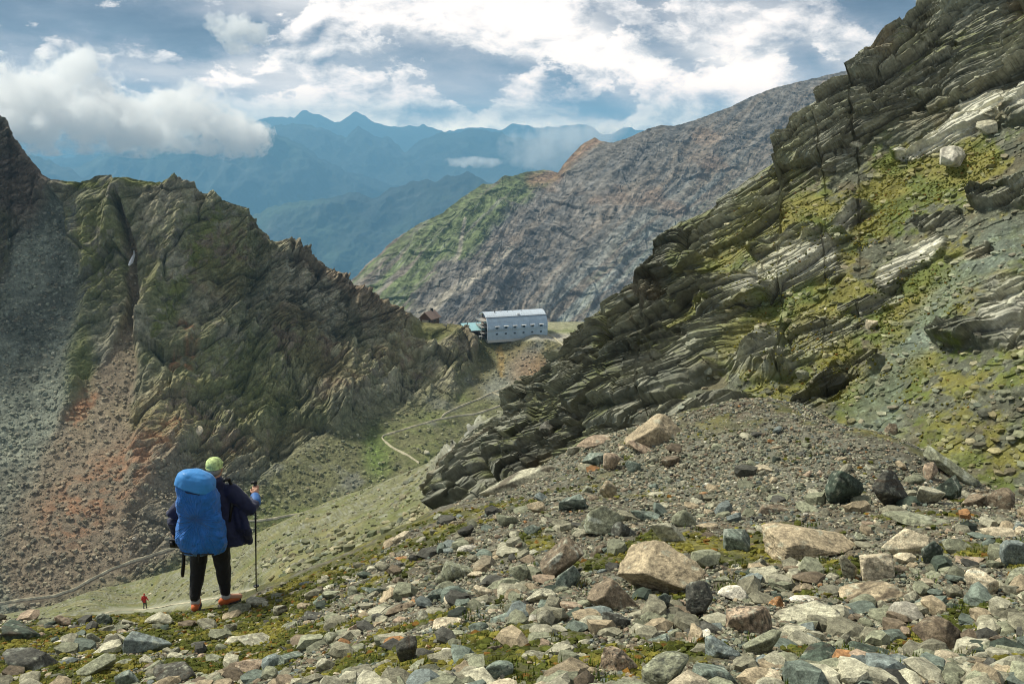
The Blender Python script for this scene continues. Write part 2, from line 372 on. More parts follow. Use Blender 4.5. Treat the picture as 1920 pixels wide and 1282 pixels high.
# ------------------------------------------------------------------ valley, left ridge and hut saddle in one hillside
C_cr = [(-420,-90),(-300,20),(-100,150),(0,216),(14,226),(22,250),(34,272),(50,290),(62,305),(82,330),(100,340),(130,343),(150,342),(168,338),(178,331),(208,328),(216,338),(240,338),(268,342),(292,346),(325,337),(336,344),(346,354),(352,356),(360,354),(372,366),(390,365),(398,376),(418,380),(440,388),(458,392),(466,404),(474,414),(486,430),(500,438),(506,452),(520,455),(530,452),(552,450),(556,463),(575,482),(600,498),(625,512),(642,518),(652,532),(668,543),(690,550),(702,560),(714,568),(728,572),(745,584),(762,592),(790,606),(830,608),(850,607),(862,612),(884,614),(891,606),(900,605),(1000,604),(1100,603),(1300,602)]
C_bo = [(-420,1240),(0,1230),(150,1160),(350,1110),(480,1040),(560,1000),(700,960),(800,900),(960,820),(1100,700),(1300,690)]
C_ctrl = [(-400,0,385),(0,218,395),(100,342,392),(200,328,385),(325,337,388),(420,380,392),(505,450,396),(560,465,400),(650,530,405),(728,572,412),(790,604,424),(830,606,430),(880,606,452),(1000,604,458),(1100,603,462),(1300,602,470),
    (-400,1150,235),(0,1130,240),(200,1080,252),(300,1030,265),(480,970,292),(600,900,312),(720,820,338),(790,866,322),(830,785,352),(960,750,378),(1000,712,390),
    (0,700,330),(200,700,332),(350,650,350),(500,650,368),(650,650,392),(760,660,402),(870,690,405),(500,800,330),(300,850,300),(100,900,285),(400,500,375),(150,500,372),(600,760,348),
    (890,632,424),(1000,631,425),(1080,640,424),(900,660,418),(1000,660,416),(1080,690,408),(1200,640,426)]
PATHS_C = [[(1090,690),(1050,700),(1010,710),(960,722),(925,737),(895,750),(850,768),(835,775),(828,785)],
           [(925,737),(945,745),(958,752),(940,760),(915,770),(890,777),(860,780),(830,785),(800,793),(760,805),(725,815),(713,820),(722,828),(735,838),(750,846),(770,857),(788,868)],
           [(-60,1142),(0,1133),(40,1125),(100,1118),(140,1105),(175,1085),(210,1068),(250,1052),(290,1040),(330,1026)],
           [(462,978),(500,975),(530,969),(575,962)],
           [(1028,628),(1040,634),(1050,642),(1065,652),(1090,662)]]
def c_zones(V, PX, PY):
    wob = fbm(V, 30, 4)
    X = PX+wob*26; Y = PY+fbm(V, 30, 4, seed=2)*26
    z = {}
    z['path'] = np.max([stroke(PX, PY, p, 7, .6) for p in PATHS_C], 0)
    z['gully'] = stroke(X, Y, [(228,385,6),(250,480,9),(254,600,13),(228,680,26),(190,780,50),(160,900,85),(130,1060,130)], 20, .25)
    z['scree'] = np.maximum(stroke(X, Y, [(100,400,18),(80,500,70),(50,650,90),(20,900,110),(30,1150,130)], 90, .3), ell(X, Y, 300, 1000, 330, 110, 0, .4)*.8)
    z['rust'] = np.max([stroke(X, Y, [(350,600,7),(362,640,11),(350,680,12)], 8, .5), stroke(X, Y, [(312,690,9),(330,672,11)], 9, .3)*1.0,
        stroke(X, Y, [(340,790,12),(285,840,34),(235,885,45),(130,980,50)], 30, .6)*.8, stroke(X, Y, [(175,740,10),(150,790,14)], 12, .5), stroke(X, Y, [(30,580,8),(20,590,8)], 8, .6)*.4], 0)
    fl = sstep(0, 60, Y-np.interp(X, [-400,380,450,560,660,760,860,890,910,1300], [1300,1000,880,800,745,725,712,640,590,590]))
    z['floor'] = fl
    z['plateau'] = sstep(-14, -2, 633-PY+np.abs(PX-960)*0)*sstep(-8, 8, PX-886)
    z['knoll'] = ell(PX, PY, 815, 622, 60, 32, 12, .5)
    return z
def c_disp(V, PX, PY, n):
    z = c_zones(V, PX, PY)
    soft = np.max([z['gully'], z['scree']*.9, z['floor'], z['plateau'], z['knoll']*.8], 0)
    rk = 1-soft
    a = R(38); t1 = np.array([math.cos(a),.25,math.sin(a)]); t2 = np.array([.1,1,-.2]); nb = np.cross(t1, t2); nb /= np.linalg.norm(nb)
    Vw = V+np.stack([fbm(V, 35, 3, seed=k) for k in (1,2,3)], 1)*9
    def f(L, L3, s): return facets(np.stack([Vw@t1/(L*1.7), Vw@t2/L, Vw@nb/L3], 1)+s, .95, 1.5)
    f1, id1, e1 = f(30, 15, 0); f2, id2, e2 = f(11, 4.0, 5); f3, id3, e3 = f(3.8, 1.3, 9); f4, id4, e4 = f(1.6, .7, 19)
    rg = .30+1.0*sstep(-.25, .30, fbm(V, 38, 3, seed=41))            # massive smooth faces beside shattered ones
    spur = fbm(np.stack([(PX+.35*PY+fbm(V, 60, 3)*60)/120, PY/600, PX*0], 1), 1, 4, .5, True, seed=3)   # spurs and gullies down the fall line
    led = (V@nb)/3.2+fbm(V, 20, 4)*1.6; led = (1-(led-np.floor(led)))**1.5
    big = fbm(V, 55, 4, .5, True)
    crk = -np.exp(-(e2/.09)**2)*.9-np.exp(-(e1/.05)**2)*2.0
    d = rk*(f1*5.0+rg*(f2*2.0+f3*.95+f4*.5+led*.9)+crk*.8+big*3+spur*9+fbm(V, 3, 4, .6)*.5)+soft*(fbm(V, 22, 4)*1.6+fbm(V, 2.2, 4)*.38*(1-.6*z['plateau']))
    d -= stroke(PX+fbm(V, 25, 3)*14, PY, [(228,375,5),(250,480,9),(255,600,12)], 8, .8)*2.6
    d += ell(PX, PY, 856, 678, 34, 44, 0, .4)*4                      # the rock tower in front of the annex
    d *= (1-.93*z['path'])
    top = np.clip((PY-np.interp(PX, [c[0] for c in C_cr], [c[1] for c in C_cr]))/16, .30, 1)
    d *= np.where(PX > 770, np.clip(top, .3, 1)*sstep(0, 1, 1.3-z['plateau']), top)
    D = d[:,None]*(n*.85+np.array([0,0,.25]))
    return D, id2*.34+id3*.36+id4*.18+led*.12
def c_col(V, PX, PY, n, cid):
    z = c_zones(V, PX, PY); N = len(V)
    s1 = fbm(V, 14, 5, .6); s2 = fbm(V, 3, 4, .6, seed=4); s3 = fbm(V, 45, 4, seed=6)
    c = np.tile(np.array((.235,.215,.150)), (N,1))
    c = c*(.10+1.9*cid)[:,None]
    c = blend(c, (.045,.05,.048), sstep(.05, .4, s1)*.6)
    st_ = fbm(np.stack([(PX*.8-PY*.6)/60, (PX*.6+PY*.8)/5.5, PX*0], 1), 1, 4, .6)      # streaks of broken strata
    c = blend(c, (.34,.32,.25), sstep(.1,.5,st_)*.5); c = blend(c, (.06,.062,.055), sstep(.12,.5,-st_)*.6)
    c = blend(c, (.22,.155,.10), sstep(.0, .35, fbm(V, 30, 4, seed=51))*.7)
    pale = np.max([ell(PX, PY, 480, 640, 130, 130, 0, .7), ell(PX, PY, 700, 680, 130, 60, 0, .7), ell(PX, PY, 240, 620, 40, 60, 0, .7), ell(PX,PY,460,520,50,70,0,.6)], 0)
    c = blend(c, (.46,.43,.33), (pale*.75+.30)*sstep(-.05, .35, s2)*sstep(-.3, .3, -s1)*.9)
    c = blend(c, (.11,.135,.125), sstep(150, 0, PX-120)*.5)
    c = blend(c, (.17,.115,.085), ell(PX, PY, 40, 320, 90, 130, -30, .6)*.6+ell(PX, PY, 870, 660, 40, 50, 0, .6)*.5)
    # turf
    up = sstep(.15, .6, n[:,2])
    gz = np.max([stroke(PX, PY, [(400,420,18),(360,500,20),(320,600,16),(290,650,8)], 18, .8), stroke(PX, PY, [(130,345,8),(250,350,14),(320,350,10)], 10, .8),
                 ell(PX, PY, 190, 480, 80, 130, 0, .7)*.8, ell(PX, PY, 400, 470, 110, 90, 0, .8)*.75, ell(PX, PY, 300, 560, 40, 90, 0, .8)*.7, ell(PX, PY, 150, 700, 30, 120, 0, .6)*.8,
                 ell(PX, PY, 450, 720, 160, 130, 0, .7)*.75, ell(PX,PY,700,700,160,90,0,.7)*.45], 0)
    tm = np.maximum(gz, .5*sstep(.05,.3,fbm(V, 26, 3, seed=61)))*sstep(-.30, .05, s1*.5+s2*.6+up*.15); tg = np.array((.135,.150,.035))
    c = blend(c, tg, tm*.92)
    scree = np.array((.150,.165,.130)); spk = sstep(.15, .5, fbm(V, .9, 3, .7))
    c = c*(1-z['scree'][:,None])+z['scree'][:,None]*(scree*(.55+.75*sstep(-.4,.4,s1)+.7*spk)[:,None])
    c = blend(c, (.20,.155,.105), z['gully']*(.80+.2*s2)); c = blend(c, (.165,.13,.09), ell(PX, PY, 250, 980, 260, 130, 0, .7)*.65)
    c = blend(c, (.29,.14,.07), z['rust']*sstep(-.30, .35, s2+.4*s1)*.8)
    fl = z['floor']
    fc = np.tile(np.array((.150,.152,.072)), (N,1))
    fc = blend(fc, (.13,.155,.045), sstep(-.05, .35, s3+.3*s2)*.8); fc = blend(fc, (.20,.205,.17), sstep(0, .4, s1-.15)*.7)
    fc = blend(fc, (.12,.18,.04), ell(PX, PY, 705, 850, 22, 40, 0, .8)*.8); fc = blend(fc, (.09,.10,.06), ell(PX, PY, 720, 770, 90, 25, 15, .8)*sstep(-.2,.3,s2)*.6)
    fc = fc*(.82+.5*spk)[:,None]
    hs = sstep(-12, 10, PX-890)*sstep(770, 735, PY)
    h = np.tile(np.array((.165,.155,.075)), (N,1)); h = blend(h, (.10,.10,.035), ell(PX,PY,905,655,26,24,0,.7)); h = blend(h, (.19,.20,.165), stroke(PX+s2*8, PY, [(1010,648,10),(975,690,20),(930,730,26)], 14, .6)*.85)
    h = blend(h, (.26,.19,.07), stroke(PX+s2*6, PY, [(938,655,6),(940,700,5)], 6, .7)); h = blend(h, (.27,.18,.105), ell(PX, PY, 1030, 715, 75, 38, -28, .6)*.9)
    fc = fc*(1-hs[:,None])+h*(.8+.45*spk)[:,None]*hs[:,None]
    c = c*(1-fl[:,None])+fc*fl[:,None]
    c = blend(c, (.16,.155,.05), z['knoll']*.85)
    c = blend(c, (.085,.095,.028), ell(PX, PY, 825, 640, 40, 12, -15, .8)*.8)
    pl = np.tile(np.array((.25,.25,.155)), (N,1)); pl = blend(pl, (.19,.21,.09), sstep(-.1,.3,s1)); pl = blend(pl, (.36,.34,.28), ell(PX, PY, 1050, 634, 70, 9, 0, .6)*.9)
    c = c*(1-z['plateau'][:,None])+pl*z['plateau'][:,None]
    return c
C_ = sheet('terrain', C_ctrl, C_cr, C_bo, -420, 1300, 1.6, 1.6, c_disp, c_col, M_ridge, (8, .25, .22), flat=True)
# ------------------------------------------------------------------ slope between the moraine and the valley
B_cr = [(-300,1180),(-100,1165),(0,1152),(100,1135),(170,1108),(240,1092),(330,1068),(400,1035),(480,1000),(560,962),(640,930),(700,910),(760,885),(800,868),(860,838),(910,806),(960,772),(1020,735),(1150,690)]
B_bo = [(-300,1290),(0,1270),(300,1240),(500,1210),(700,1120),(850,1050),(1000,960),(1150,900)]
B_ctrl = [(-200,1170,150),(0,1155,135),(170,1110,128),(272,1143,99),(330,1068,118),(480,1000,110),(560,962,105),(700,910,96),(800,868,88),(960,772,78),(1150,690,60),
    (-200,1290,70),(0,1260,62),(200,1200,60),(330,1135,75),(400,1122,60),(480,1105,40),(520,1095,32),(600,1040,36),(700,1000,38),(830,930,42),(900,880,46),(700,1100,24),(500,1180,24),(300,1220,40),(1000,900,36),(1150,880,34),(960,840,50),(600,1000,62),(700,950,66),(480,1050,66)]
PATH_B = [(150,1165),(195,1150),(215,1144),(272,1143),(330,1132),(400,1122),(480,1106),(520,1096),(560,1085)]
def b_disp(V, PX, PY, n):
    out = ell(PX, PY, 960, 850, 170, 75, 32, .3)
    f1, i1, e1 = facets(V/[3.5,3.5,1.2]); f2, i2, e2 = facets(V/[1.2,1.2,.45]+5)
    p = stroke(PX, PY, PATH_B, 9, .5)
    d = fbm(V, 12, 4)*.7+fbm(V, 1.2, 5, .6)*.16+out*(f1*.9+f2*.35+.5)
    top = np.clip((PY-np.interp(PX, [c[0] for c in B_cr], [c[1] for c in B_cr]))/10, .25, 1)
    return d*(1-.9*p)*top, i2
def b_col(V, PX, PY, n, cid):
    s1 = fbm(V, 5, 5, .6); s2 = fbm(V, .8, 4, .65, seed=4)
    c = np.tile(np.array((.140,.142,.070)), (len(V),1))*(.75+.5*sstep(-.4,.4,fbm(V, .45, 4, .65, seed=14)))[:,None]
    c = blend(c, (.12,.135,.04), sstep(-.1, .3, s1+.3*s2)*.8); c = blend(c, (.24,.245,.20), sstep(.05, .4, s2-.2*s1)*.75)
    c = blend(c, (.21,.19,.07), sstep(.1,.4,fbm(V, 3, 4, seed=8))*.5)
    out = ell(PX, PY, 960, 850, 170, 75, 32, .3)
    rk = np.array((.22,.225,.19))*(.35+1.2*cid)[:,None]
    c = c*(1-out[:,None])+rk*out[:,None]; c = blend(c, (.14,.15,.04), out*sstep(.1, .4, s1)*.8)
    return blend(c, (.27,.275,.20), stroke(PX, PY, PATH_B, 6, .5)*.7)
B_ = sheet('slope', B_ctrl, B_cr, B_bo, -300, 1150, 2.0, 1.6, b_disp, b_col, M_slope, (6, .15, .12))
def ribbon(S, pts, wpx, lift, mat, name='path'):
    pts = np.array(pts, float); d = np.r_[0, np.cumsum(np.hypot(*np.diff(pts, axis=0).T))]
    t = np.linspace(0, d[-1], max(8, int(d[-1]/4))); x = np.interp(t, d, pts[:,0]); y = np.interp(t, d, pts[:,1])
    for _ in range(2):
        x[1:-1] = (x[:-2]+x[1:-1]*2+x[2:])/4; y[1:-1] = (y[:-2]+y[1:-1]*2+y[2:])/4
    x = x+np.sin(t*.13)*1.2; mid, _, _, _ = on(S, x, y)
    for _ in range(3): mid[1:-1] = (mid[:-2]+mid[1:-1]*2+mid[2:])/4
    tg = np.gradient(mid, axis=0); sd = np.cross(tg, [0,0,1]); sd /= np.linalg.norm(sd, axis=1, keepdims=True)+1e-9
    hw = wpx/F*mid[:,1:2]*(1+.55*vnoise(np.c_[t*.22, t*0, t*0])[:,None])
    rows = [mid+sd*hw*k+np.array([0,0,lift]) for k in (-1,-.35,.35,1)]
    rows[0][:,2] -= lift*1.6; rows[3][:,2] -= lift*1.6
    V = np.stack(rows, 0).reshape(-1,3); c = np.tile(np.array((.42,.385,.27)), (len(V),1))*(1+.25*fbm(V, 2, 3))[:,None]
    return tag(mesh_np(name, V, grid_faces(4, len(t)), c, mat), kind='structure')
for p in PATHS_C: ribbon(C_, p, 2.2, .45, M_slope)
ribbon(B_, PATH_B, 3.2, .05, M_slope)
# ------------------------------------------------------------------ the crag that climbs out of the picture on the right
D_cr = [(760,935),(808,905),(812,892),(840,868),(872,838),(905,812),(940,785),(960,770),(968,758),(985,735),(1000,725),(1005,712),(1028,692),(1035,675),(1060,655),(1076,650),(1090,628),(1106,604),(1124,588),(1150,568),(1180,555),(1200,545),(1206,530),(1222,515),(1222,492),(1228,480),(1240,470),(1245,445),(1262,430),(1290,415),(1340,390),(1345,378),(1385,355),(1430,325),(1465,300),(1466,255),(1480,238),(1510,215),(1545,195),(1548,172),(1570,160),(1608,148),(1612,118),(1650,92),(1690,60),(1735,30),(1752,5),(1790,-30),(1900,-110),(2300,-400),(2500,-520)]
D_bo = [(760,960),(900,960),(1000,960),(1200,900),(1500,910),(1700,975),(2100,1110),(2500,1240)]
D_ctrl = [(800,905,42),(960,770,42),(1092,612,40),(1222,490,38.5),(1345,378,38),(1466,270,38),(1612,118,39),(1752,0,40),(2300,-400,44),
    (1920,0,35),(1920,230,31),(1920,450,27),(1920,700,22.5),(1920,880,20.5),(2300,300,26),(2300,900,17),(2300,1180,15),(2480,700,17),(1700,900,21.5),(1500,900,23),(1400,800,25.5),(1200,900,25),(1000,960,27),(850,950,31),
    (1500,500,31.5),(1300,650,32),(1100,760,33),(1650,650,27.5),(1700,350,32.5),(1650,500,30),(950,860,35)]
def d_zones(V, PX, PY):
    wx = fbm(V, 2.5, 4)*45; wy = fbm(V, 2.5, 4, seed=2)*45; X = PX+wx; Y = PY+wy; z = {}
    below = PY-np.interp(PX, [c[0] for c in D_cr], [c[1] for c in D_cr])
    edge = sstep(150, 60, below+wx*1.2)
    rk = np.max([edge*np.where(PX > 1700, 1, .95), stroke(X, Y, [(1520,300,45),(1620,190,80),(1760,90,110),(1950,0,130)], 90, .35),
        ell(X, Y, 1180, 690, 270, 95, 32, .3), ell(X, Y, 1000, 850, 230, 75, 25, .3), stroke(X, Y, [(1250,590,34),(1400,540,34),(1540,490,34)], 34, .3),
        stroke(X, Y, [(1640,540,18),(1740,470,26)], 20, .3), stroke(X, Y, [(1840,380,14),(1960,350,22)], 20, .3), ell(X, Y, 1905, 590, 60, 60, 40, .3),
        ell(X, Y, 1480, 660, 110, 45, 20, .4), stroke(X, Y, [(1500,760,14),(1640,700,20)], 16, .3), stroke(X, Y, [(1700,430,10),(1790,410,16)], 14, .3), stroke(X, Y, [(1560,590,10),(1680,560,14)], 12, .3), stroke(X, Y, [(1760,640,12),(1900,640,30)], 20, .3), stroke(X, Y, [(1420,470,14),(1500,440,14)], 14, .3), stroke(X, Y, [(1780,500,10),(1850,480,14)], 12, .3), ell(X, Y, 1580, 420, 60, 18, 25, .4), ell(X,Y,1300,800,120,34,10,.4)], 0)
    z['moss'] = np.max([ell(PX, PY, 1420, 350, 120, 26, 25, .8)*.6, stroke(PX, PY, [(1380,560,22),(1560,450,45),(1700,340,60),(1850,300,28)], 50, .7), ell(PX, PY, 1720, 560, 120, 70, 30, .8)*.9,
        ell(PX, PY, 1500, 640, 150, 120, 25, .8)*.75, stroke(PX, PY, [(1130,590,14),(1200,560,14)], 12, .8), stroke(PX, PY, [(1200,650,10),(1420,540,12)], 10, .8), ell(PX, PY, 1440, 440, 130, 70, 30, .8)*.7,
        ell(PX,PY,1650,700,150,70,20,.9)*.6, ell(PX,PY,1800,770,230,130,25,.8)*.36], 0)
    z['rock'] = rk*(1-.7*z['moss']*sstep(0,.3,fbm(V,1.2,3)))
    z['teal'] = stroke(X, Y, [(1900,460,40),(1780,560,34),(1690,690,36),(1640,790,40)], 40, .6)
    z['pale'] = np.max([stroke(X, Y, [(1960,180,34),(1840,215,26),(1760,265,18),(1700,285,8)], 20, .4), stroke(X, Y, [(1640,530,16),(1740,470,20)], 18, .4), ell(X, Y, 1480, 495, 90, 34, 18, .6)*.8,
        ell(X, Y, 1905, 590, 60, 60, 40, .5)*.6, ell(X,Y,1560,425,45,14,25,.5)*.6], 0)
    z['rock'] = np.maximum(z['rock'], z['pale'])
    return z
da = R(28)
DT1 = np.array([math.cos(da), .15, math.sin(da)]); DT1 /= np.linalg.norm(DT1)
DT2 = np.array([.05, 1, -.18]); DT2 -= DT1*(DT1@DT2); DT2 /= np.linalg.norm(DT2); DNB = np.cross(DT1, DT2)
if DNB[2] < 0: DNB = -DNB
def beds(V, amp, per, seed, n_):
    "ledges: each bed juts out at its foot and steps back above, broken along its length"
    s = V@DNB/per+fbm(np.stack([V@DT1/4, V@DT2/3, V@DNB/3], 1), 1, 4, seed=seed)*.75
    k = np.floor(s); f = s-k
    h = hash3(np.stack([k, np.floor(V@DT1/(per*6)+hash3(np.stack([k,k,k],1), 3)*7+fbm(V, 1.5, 2, seed=seed)*.8), k*0], 1).astype(np.int64), 5+seed)
    return amp*(.25+h)*(1-f)**.7*sstep(0, .06, f+.02), h
def d_disp(V, PX, PY, n):
    z = d_zones(V, PX, PY); rk = z['rock']*(1-.55*z['pale'])
    Vw = V+np.stack([fbm(V, 2.6, 3, seed=k) for k in (1,2,3)], 1)*.28
    def f(L, L3, s): return facets(np.stack([Vw@DT1/L, Vw@DT2/L, Vw@DNB/L3], 1)+s)
    f1, i1, e1 = f(4.6, 1.3, 0); f2, i2, e2 = f(2.0, .42, 5); f3, i3, e3 = f(.8, .13, 9)
    b1, h1 = beds(V, 1, .95, 1, n); b2, h2 = beds(V, 1, .24, 2, n); b3, h3 = beds(V, 1, .08, 3, n)
    d = rk*(b1*.58+b2*.22+b3*.07+f1*.62+f2*.26+f3*.09+fbm(V, 6, 3)*.5-np.exp(-(e1/.06)**2)*.25)
    sc_ = fbm(V, 3, 4)*.30+fbm(V, .5, 4, .6)*.075+f3*.035
    d = d+(1-rk)*sc_
    top = np.clip((PY-np.interp(PX, [c[0] for c in D_cr], [c[1] for c in D_cr]))/30, .35, 1)
    D = (d*top)[:,None]*(n*.8+np.array([-.25,-.35,.1]))
    return D, h1*.3+h2*.35+i2*.35
wobd = lambda V: fbm(V, 4, 3)*220
def d_col(V, PX, PY, n, hid):
    z = d_zones(V, PX, PY); N = len(V)
    s1 = fbm(V, 1.6, 5, .6); s2 = fbm(V, .35, 4, .65, seed=4)
    q = np.stack([V@DT1/1.6, V@DT2/1.2, V@DNB/.055], 1); st = fbm(q, 1, 5, .65)          # foliation of the schist
    q2 = np.stack([V@DT1/4, V@DT2/3, V@DNB/.35], 1); st2 = fbm(q2, 1, 4, .6)
    c = np.tile(np.array((.26,.262,.20)), (N,1))*(.22+1.5*hid)[:,None]
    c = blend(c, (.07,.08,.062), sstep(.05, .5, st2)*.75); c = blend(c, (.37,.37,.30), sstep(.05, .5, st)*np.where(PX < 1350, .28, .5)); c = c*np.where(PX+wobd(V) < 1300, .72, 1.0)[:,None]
    c = blend(c, (.045,.05,.04), sstep(.1, .5, -st)*.7)
    c = blend(c, (.20,.15,.09), sstep(.25, .5, fbm(V, 2.4, 4, seed=12))*.45)
    c = blend(c, (.13,.15,.035), sstep(.1, .5, s1+.25*n[:,2])*sstep(.2, .6, n[:,2])*.6)
    pl = np.tile(np.array((.54,.53,.43)), (N,1))*(1+.55*st)[:,None]
    c = c*(1-z['pale'][:,None])+pl*z['pale'][:,None]
    scr = np.tile(np.array((.125,.135,.09)), (N,1)); scr = blend(scr, (.15,.13,.07), sstep(-.05,.3,fbm(V,.9,4,seed=71))*.75); scr = blend(scr, (.17,.215,.165), z['teal']*.85); spk = sstep(.15,.5,fbm(V, .12, 3, .7))
    scr = blend(scr, (.10,.115,.085), sstep(0,.4,s1)*.5); scr = scr*(.7+.8*spk)[:,None]
    mo = sstep(-.22, .15, s2*.7+s1*.6-.32+.95*z['moss'])
    gold = sstep(-.3, .3, fbm(V, 1.1, 3, seed=21)); mc = np.array((.10,.130,.022))[None]*(1-gold[:,None])+np.array((.175,.165,.032))[None]*gold[:,None]
    mo = mo*(1-z['teal']*.7)
    scr = scr*(1-mo[:,None]*.9)+mc*mo[:,None]*.9
    c2 = c*z['rock'][:,None]+scr*(1-z['rock'][:,None])
    return c2
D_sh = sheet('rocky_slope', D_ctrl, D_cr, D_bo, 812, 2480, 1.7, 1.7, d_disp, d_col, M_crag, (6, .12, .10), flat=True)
# ------------------------------------------------------------------ the moraine underfoot
A_ctrl = [(367,1147,10.3),(435,1136,10.3),(100,1168,9.6),(0,1165,9.8),(-300,1180,10),(240,1160,10),(480,1282,6.4),(960,1282,3.5),(100,1282,6.9),(-300,1300,7.5),(1920,1282,3.4),(2300,1282,3.2),
    (1240,806,15),(1450,806,15.5),(1600,838,14),(1760,890,11.5),(1900,935,9.5),(2250,960,8.8),(1080,840,14.6),(1000,890,13.6),(900,935,13),(830,945,12.8),(760,985,12.2),(700,1015,11.6),(600,1062,11.2),(520,1090,11.1),
    (1240,1060,6.3),(1450,1000,7.6),(960,1100,6.3),(720,1200,5.9),(1200,1200,4.5),(1700,1200,4.5),(200,1230,8),(1700,1050,6.1),(1300,900,11),(1100,950,9.6),(700,1100,8.6),(500,1180,8.8),(1850,1050,5.9),(900,1010,9.2)]
apx, apz = [], []
for x, y, Y in A_ctrl:
    p = P(x, y, Y); apx.append((p.x, p.y)); apz.append(p.z)
apx += [(0,0),(-4,0),(4,0),(-4,3),(4,1),(0,1.8),(-8,4),(7,3)]; apz += [-1.65,-2.6,-1.6,-3.2,-1.6,-1.85,-4.6,-1.7]
for x, y, Y in A_ctrl[12:26]+A_ctrl[:6]:                      # beyond its crest the ground drops away
    p = P(x, y, Y)
    for dd, dz in ((2.2,-1.5),(6,-4.6)): apx.append((p.x*(1+dd/Y)-(.25*dd), p.y+dd)); apz.append(p.z+dz)
A_f = tps_fit(apx, np.array(apz), 1e-4)
def gz(x, y):
    x = np.asarray(x, float); y = np.asarray(y, float); s = x.shape
    V = np.stack([x.ravel(), y.ravel(), x.ravel()*0], 1)
    z = A_f(V[:,0], V[:,1])+fbm(V, 1.6, 3)*.075+fbm(V, .45, 3, seed=3)*.025
    return z.reshape(s) if s else float(z[0])
def hitA(px, py):
    "where the line of sight through (px, py) first meets the ground"
    px = np.atleast_1d(np.asarray(px, float)); py = np.atleast_1d(np.asarray(py, float)); a, b = ray(px, py)
    Ys = 1.8*(19/1.8)**np.linspace(0, 1, 150); Y = Ys[None]+0*a[:,None]
    g = A_f((a[:,None]*Y).ravel(), Y.ravel()).reshape(Y.shape)-b[:,None]*Y
    under = g > 0; k = np.argmax(under, 1); ok = under.any(1); k = np.maximum(k, 1)
    r = np.arange(len(px)); g0 = g[r,k-1]; g1 = g[r,k]; t = g0/(g0-g1+1e-9)
    yy = Ys[k-1]+(Ys[k]-Ys[k-1])*np.clip(t, 0, 1)
    x = a*yy; return np.stack([x, yy, gz(x, yy)], 1), ok
def a_zones(V):
    px, py = proj(V[:,0], V[:,1], V[:,2]); z = {}
    z['grav'] = ell(px, py, 1370, 870, 300, 70, 0, .5)
    z['moss'] = sstep(.0, .24, fbm(V*[1,1,0], .50, 4, .55, seed=5)+fbm(V*[1,1,0], 2.2, 2, seed=15)*.5)*(1-z['grav']*.85)
    return z, px, py
xs = np.linspace(-1.05, 1.05, 1150); ys = 1.2*(24/1.2)**np.linspace(0, 1, 620)
u_, y_ = np.meshgrid(xs, ys); AX = u_*y_*.98; V = np.stack([AX.ravel(), y_.ravel(), gz(AX, y_).ravel()], 1)
zz, px_, py_ = a_zones(V)
V[:,2] += fbm(V, .16, 4, .6)*.018+facets(V/[.10,.10,.06])[0]*.010+zz['moss']*(.008+.010*fbm(V, .03, 2))
s1 = fbm(V, .25, 4, .6, seed=6); s2 = fbm(V, .05, 3, .6, seed=7)
cA = np.tile(np.array((.095,.085,.058)), (len(V),1)); cA = blend(cA, (.20,.21,.175), sstep(0,.4,s2)*.7); cA = blend(cA, (.17,.12,.07), sstep(.1,.5,s1)*.45)
cA = blend(cA, (.15,.155,.12), zz['grav']*.7)
gold = sstep(-.1, .4, fbm(V, .30, 3, seed=31)); mc = np.array((.065,.07,.018))[None]*(1-gold[:,None])+np.array((.15,.14,.028))[None]*gold[:,None]
cA = cA*(1-zz['moss'][:,None]*.85)+mc*zz['moss'][:,None]*.85
tag(mesh_np('ground', V, grid_faces(len(ys), len(xs), True), cA, M_ground), kind='structure')
# ------------------------------------------------------------------ stones
import bmesh
def ico(n):
    bm = bmesh.new(); bmesh.ops.create_icosphere(bm, subdivisions=n, radius=1)
    V = np.array([v.co[:] for v in bm.verts]); Fc = np.array([[v.index for v in f.verts] for f in bm.faces]); bm.free(); return V, Fc
ICO = {k: ico(k) for k in (1,2,3,4,5,6)}
def stone_shape(seed, lvl, npl=14, rnd=.05, slab=0.0, rough=.02):
    "an angular stone: unit directions cut back to random planes, edges worn a little, then chipped"
    g = np.random.default_rng(seed); d, Fc = ICO[lvl]
    N = g.normal(size=(npl,3)); N /= np.linalg.norm(N, axis=1, keepdims=True)
    off = g.uniform(.62, 1.0, npl)
    if slab: N = np.vstack([N, [[.05,.04,1],[-.04,.06,-1]]]); off = np.r_[off, [.5,.5]]; N /= np.linalg.norm(N, axis=1, keepdims=True)
    dt = np.clip(d@N.T, 1e-3, None); r = off[None]/dt
    k = 1/max(rnd*.6, .01); rr = np.power((r**-k).sum(1), -1/k) if rnd > .01 else r.min(1)
    rr = np.minimum(rr, 1.7); V = d*rr[:,None]
    if rough: 
        V = V*(1+rough*fbm(V+seed, .35, 5, .65)[:,None]*1.6)
    V -= (V.max(0)+V.min(0))/2; V /= (V.max(0)-V.min(0))/2
    return V, Fc
PAL = {'pale grey':(.40,.385,.28),'grey green':(.235,.245,.165),'teal grey':(.155,.19,.155),'dark green':(.055,.075,.055),'tan':(.37,.305,.20),'brown':(.195,.155,.105),
       'cream':(.54,.47,.33),'rust orange':(.36,.19,.08),'grey':(.245,.235,.165),'pinkish tan':(.35,.27,.19),'dark grey':(.085,.085,.07),'white':(.64,.61,.50),'blue grey':(.19,.225,.21)}
M_stone = rock_mat('stone', .03, .8, rough=.8, contrast=.60, dist=.008)
M_stuff = rock_mat('small stone', .03, .5, rough=.85, contrast=.55, dist=.005)
def rotz(a): c, s = math.cos(a), math.sin(a); return np.array([[c,-s,0],[s,c,0],[0,0,1]])
def roty(a): c, s = math.cos(a), math.sin(a); return np.array([[c,0,s],[0,1,0],[-s,0,c]])
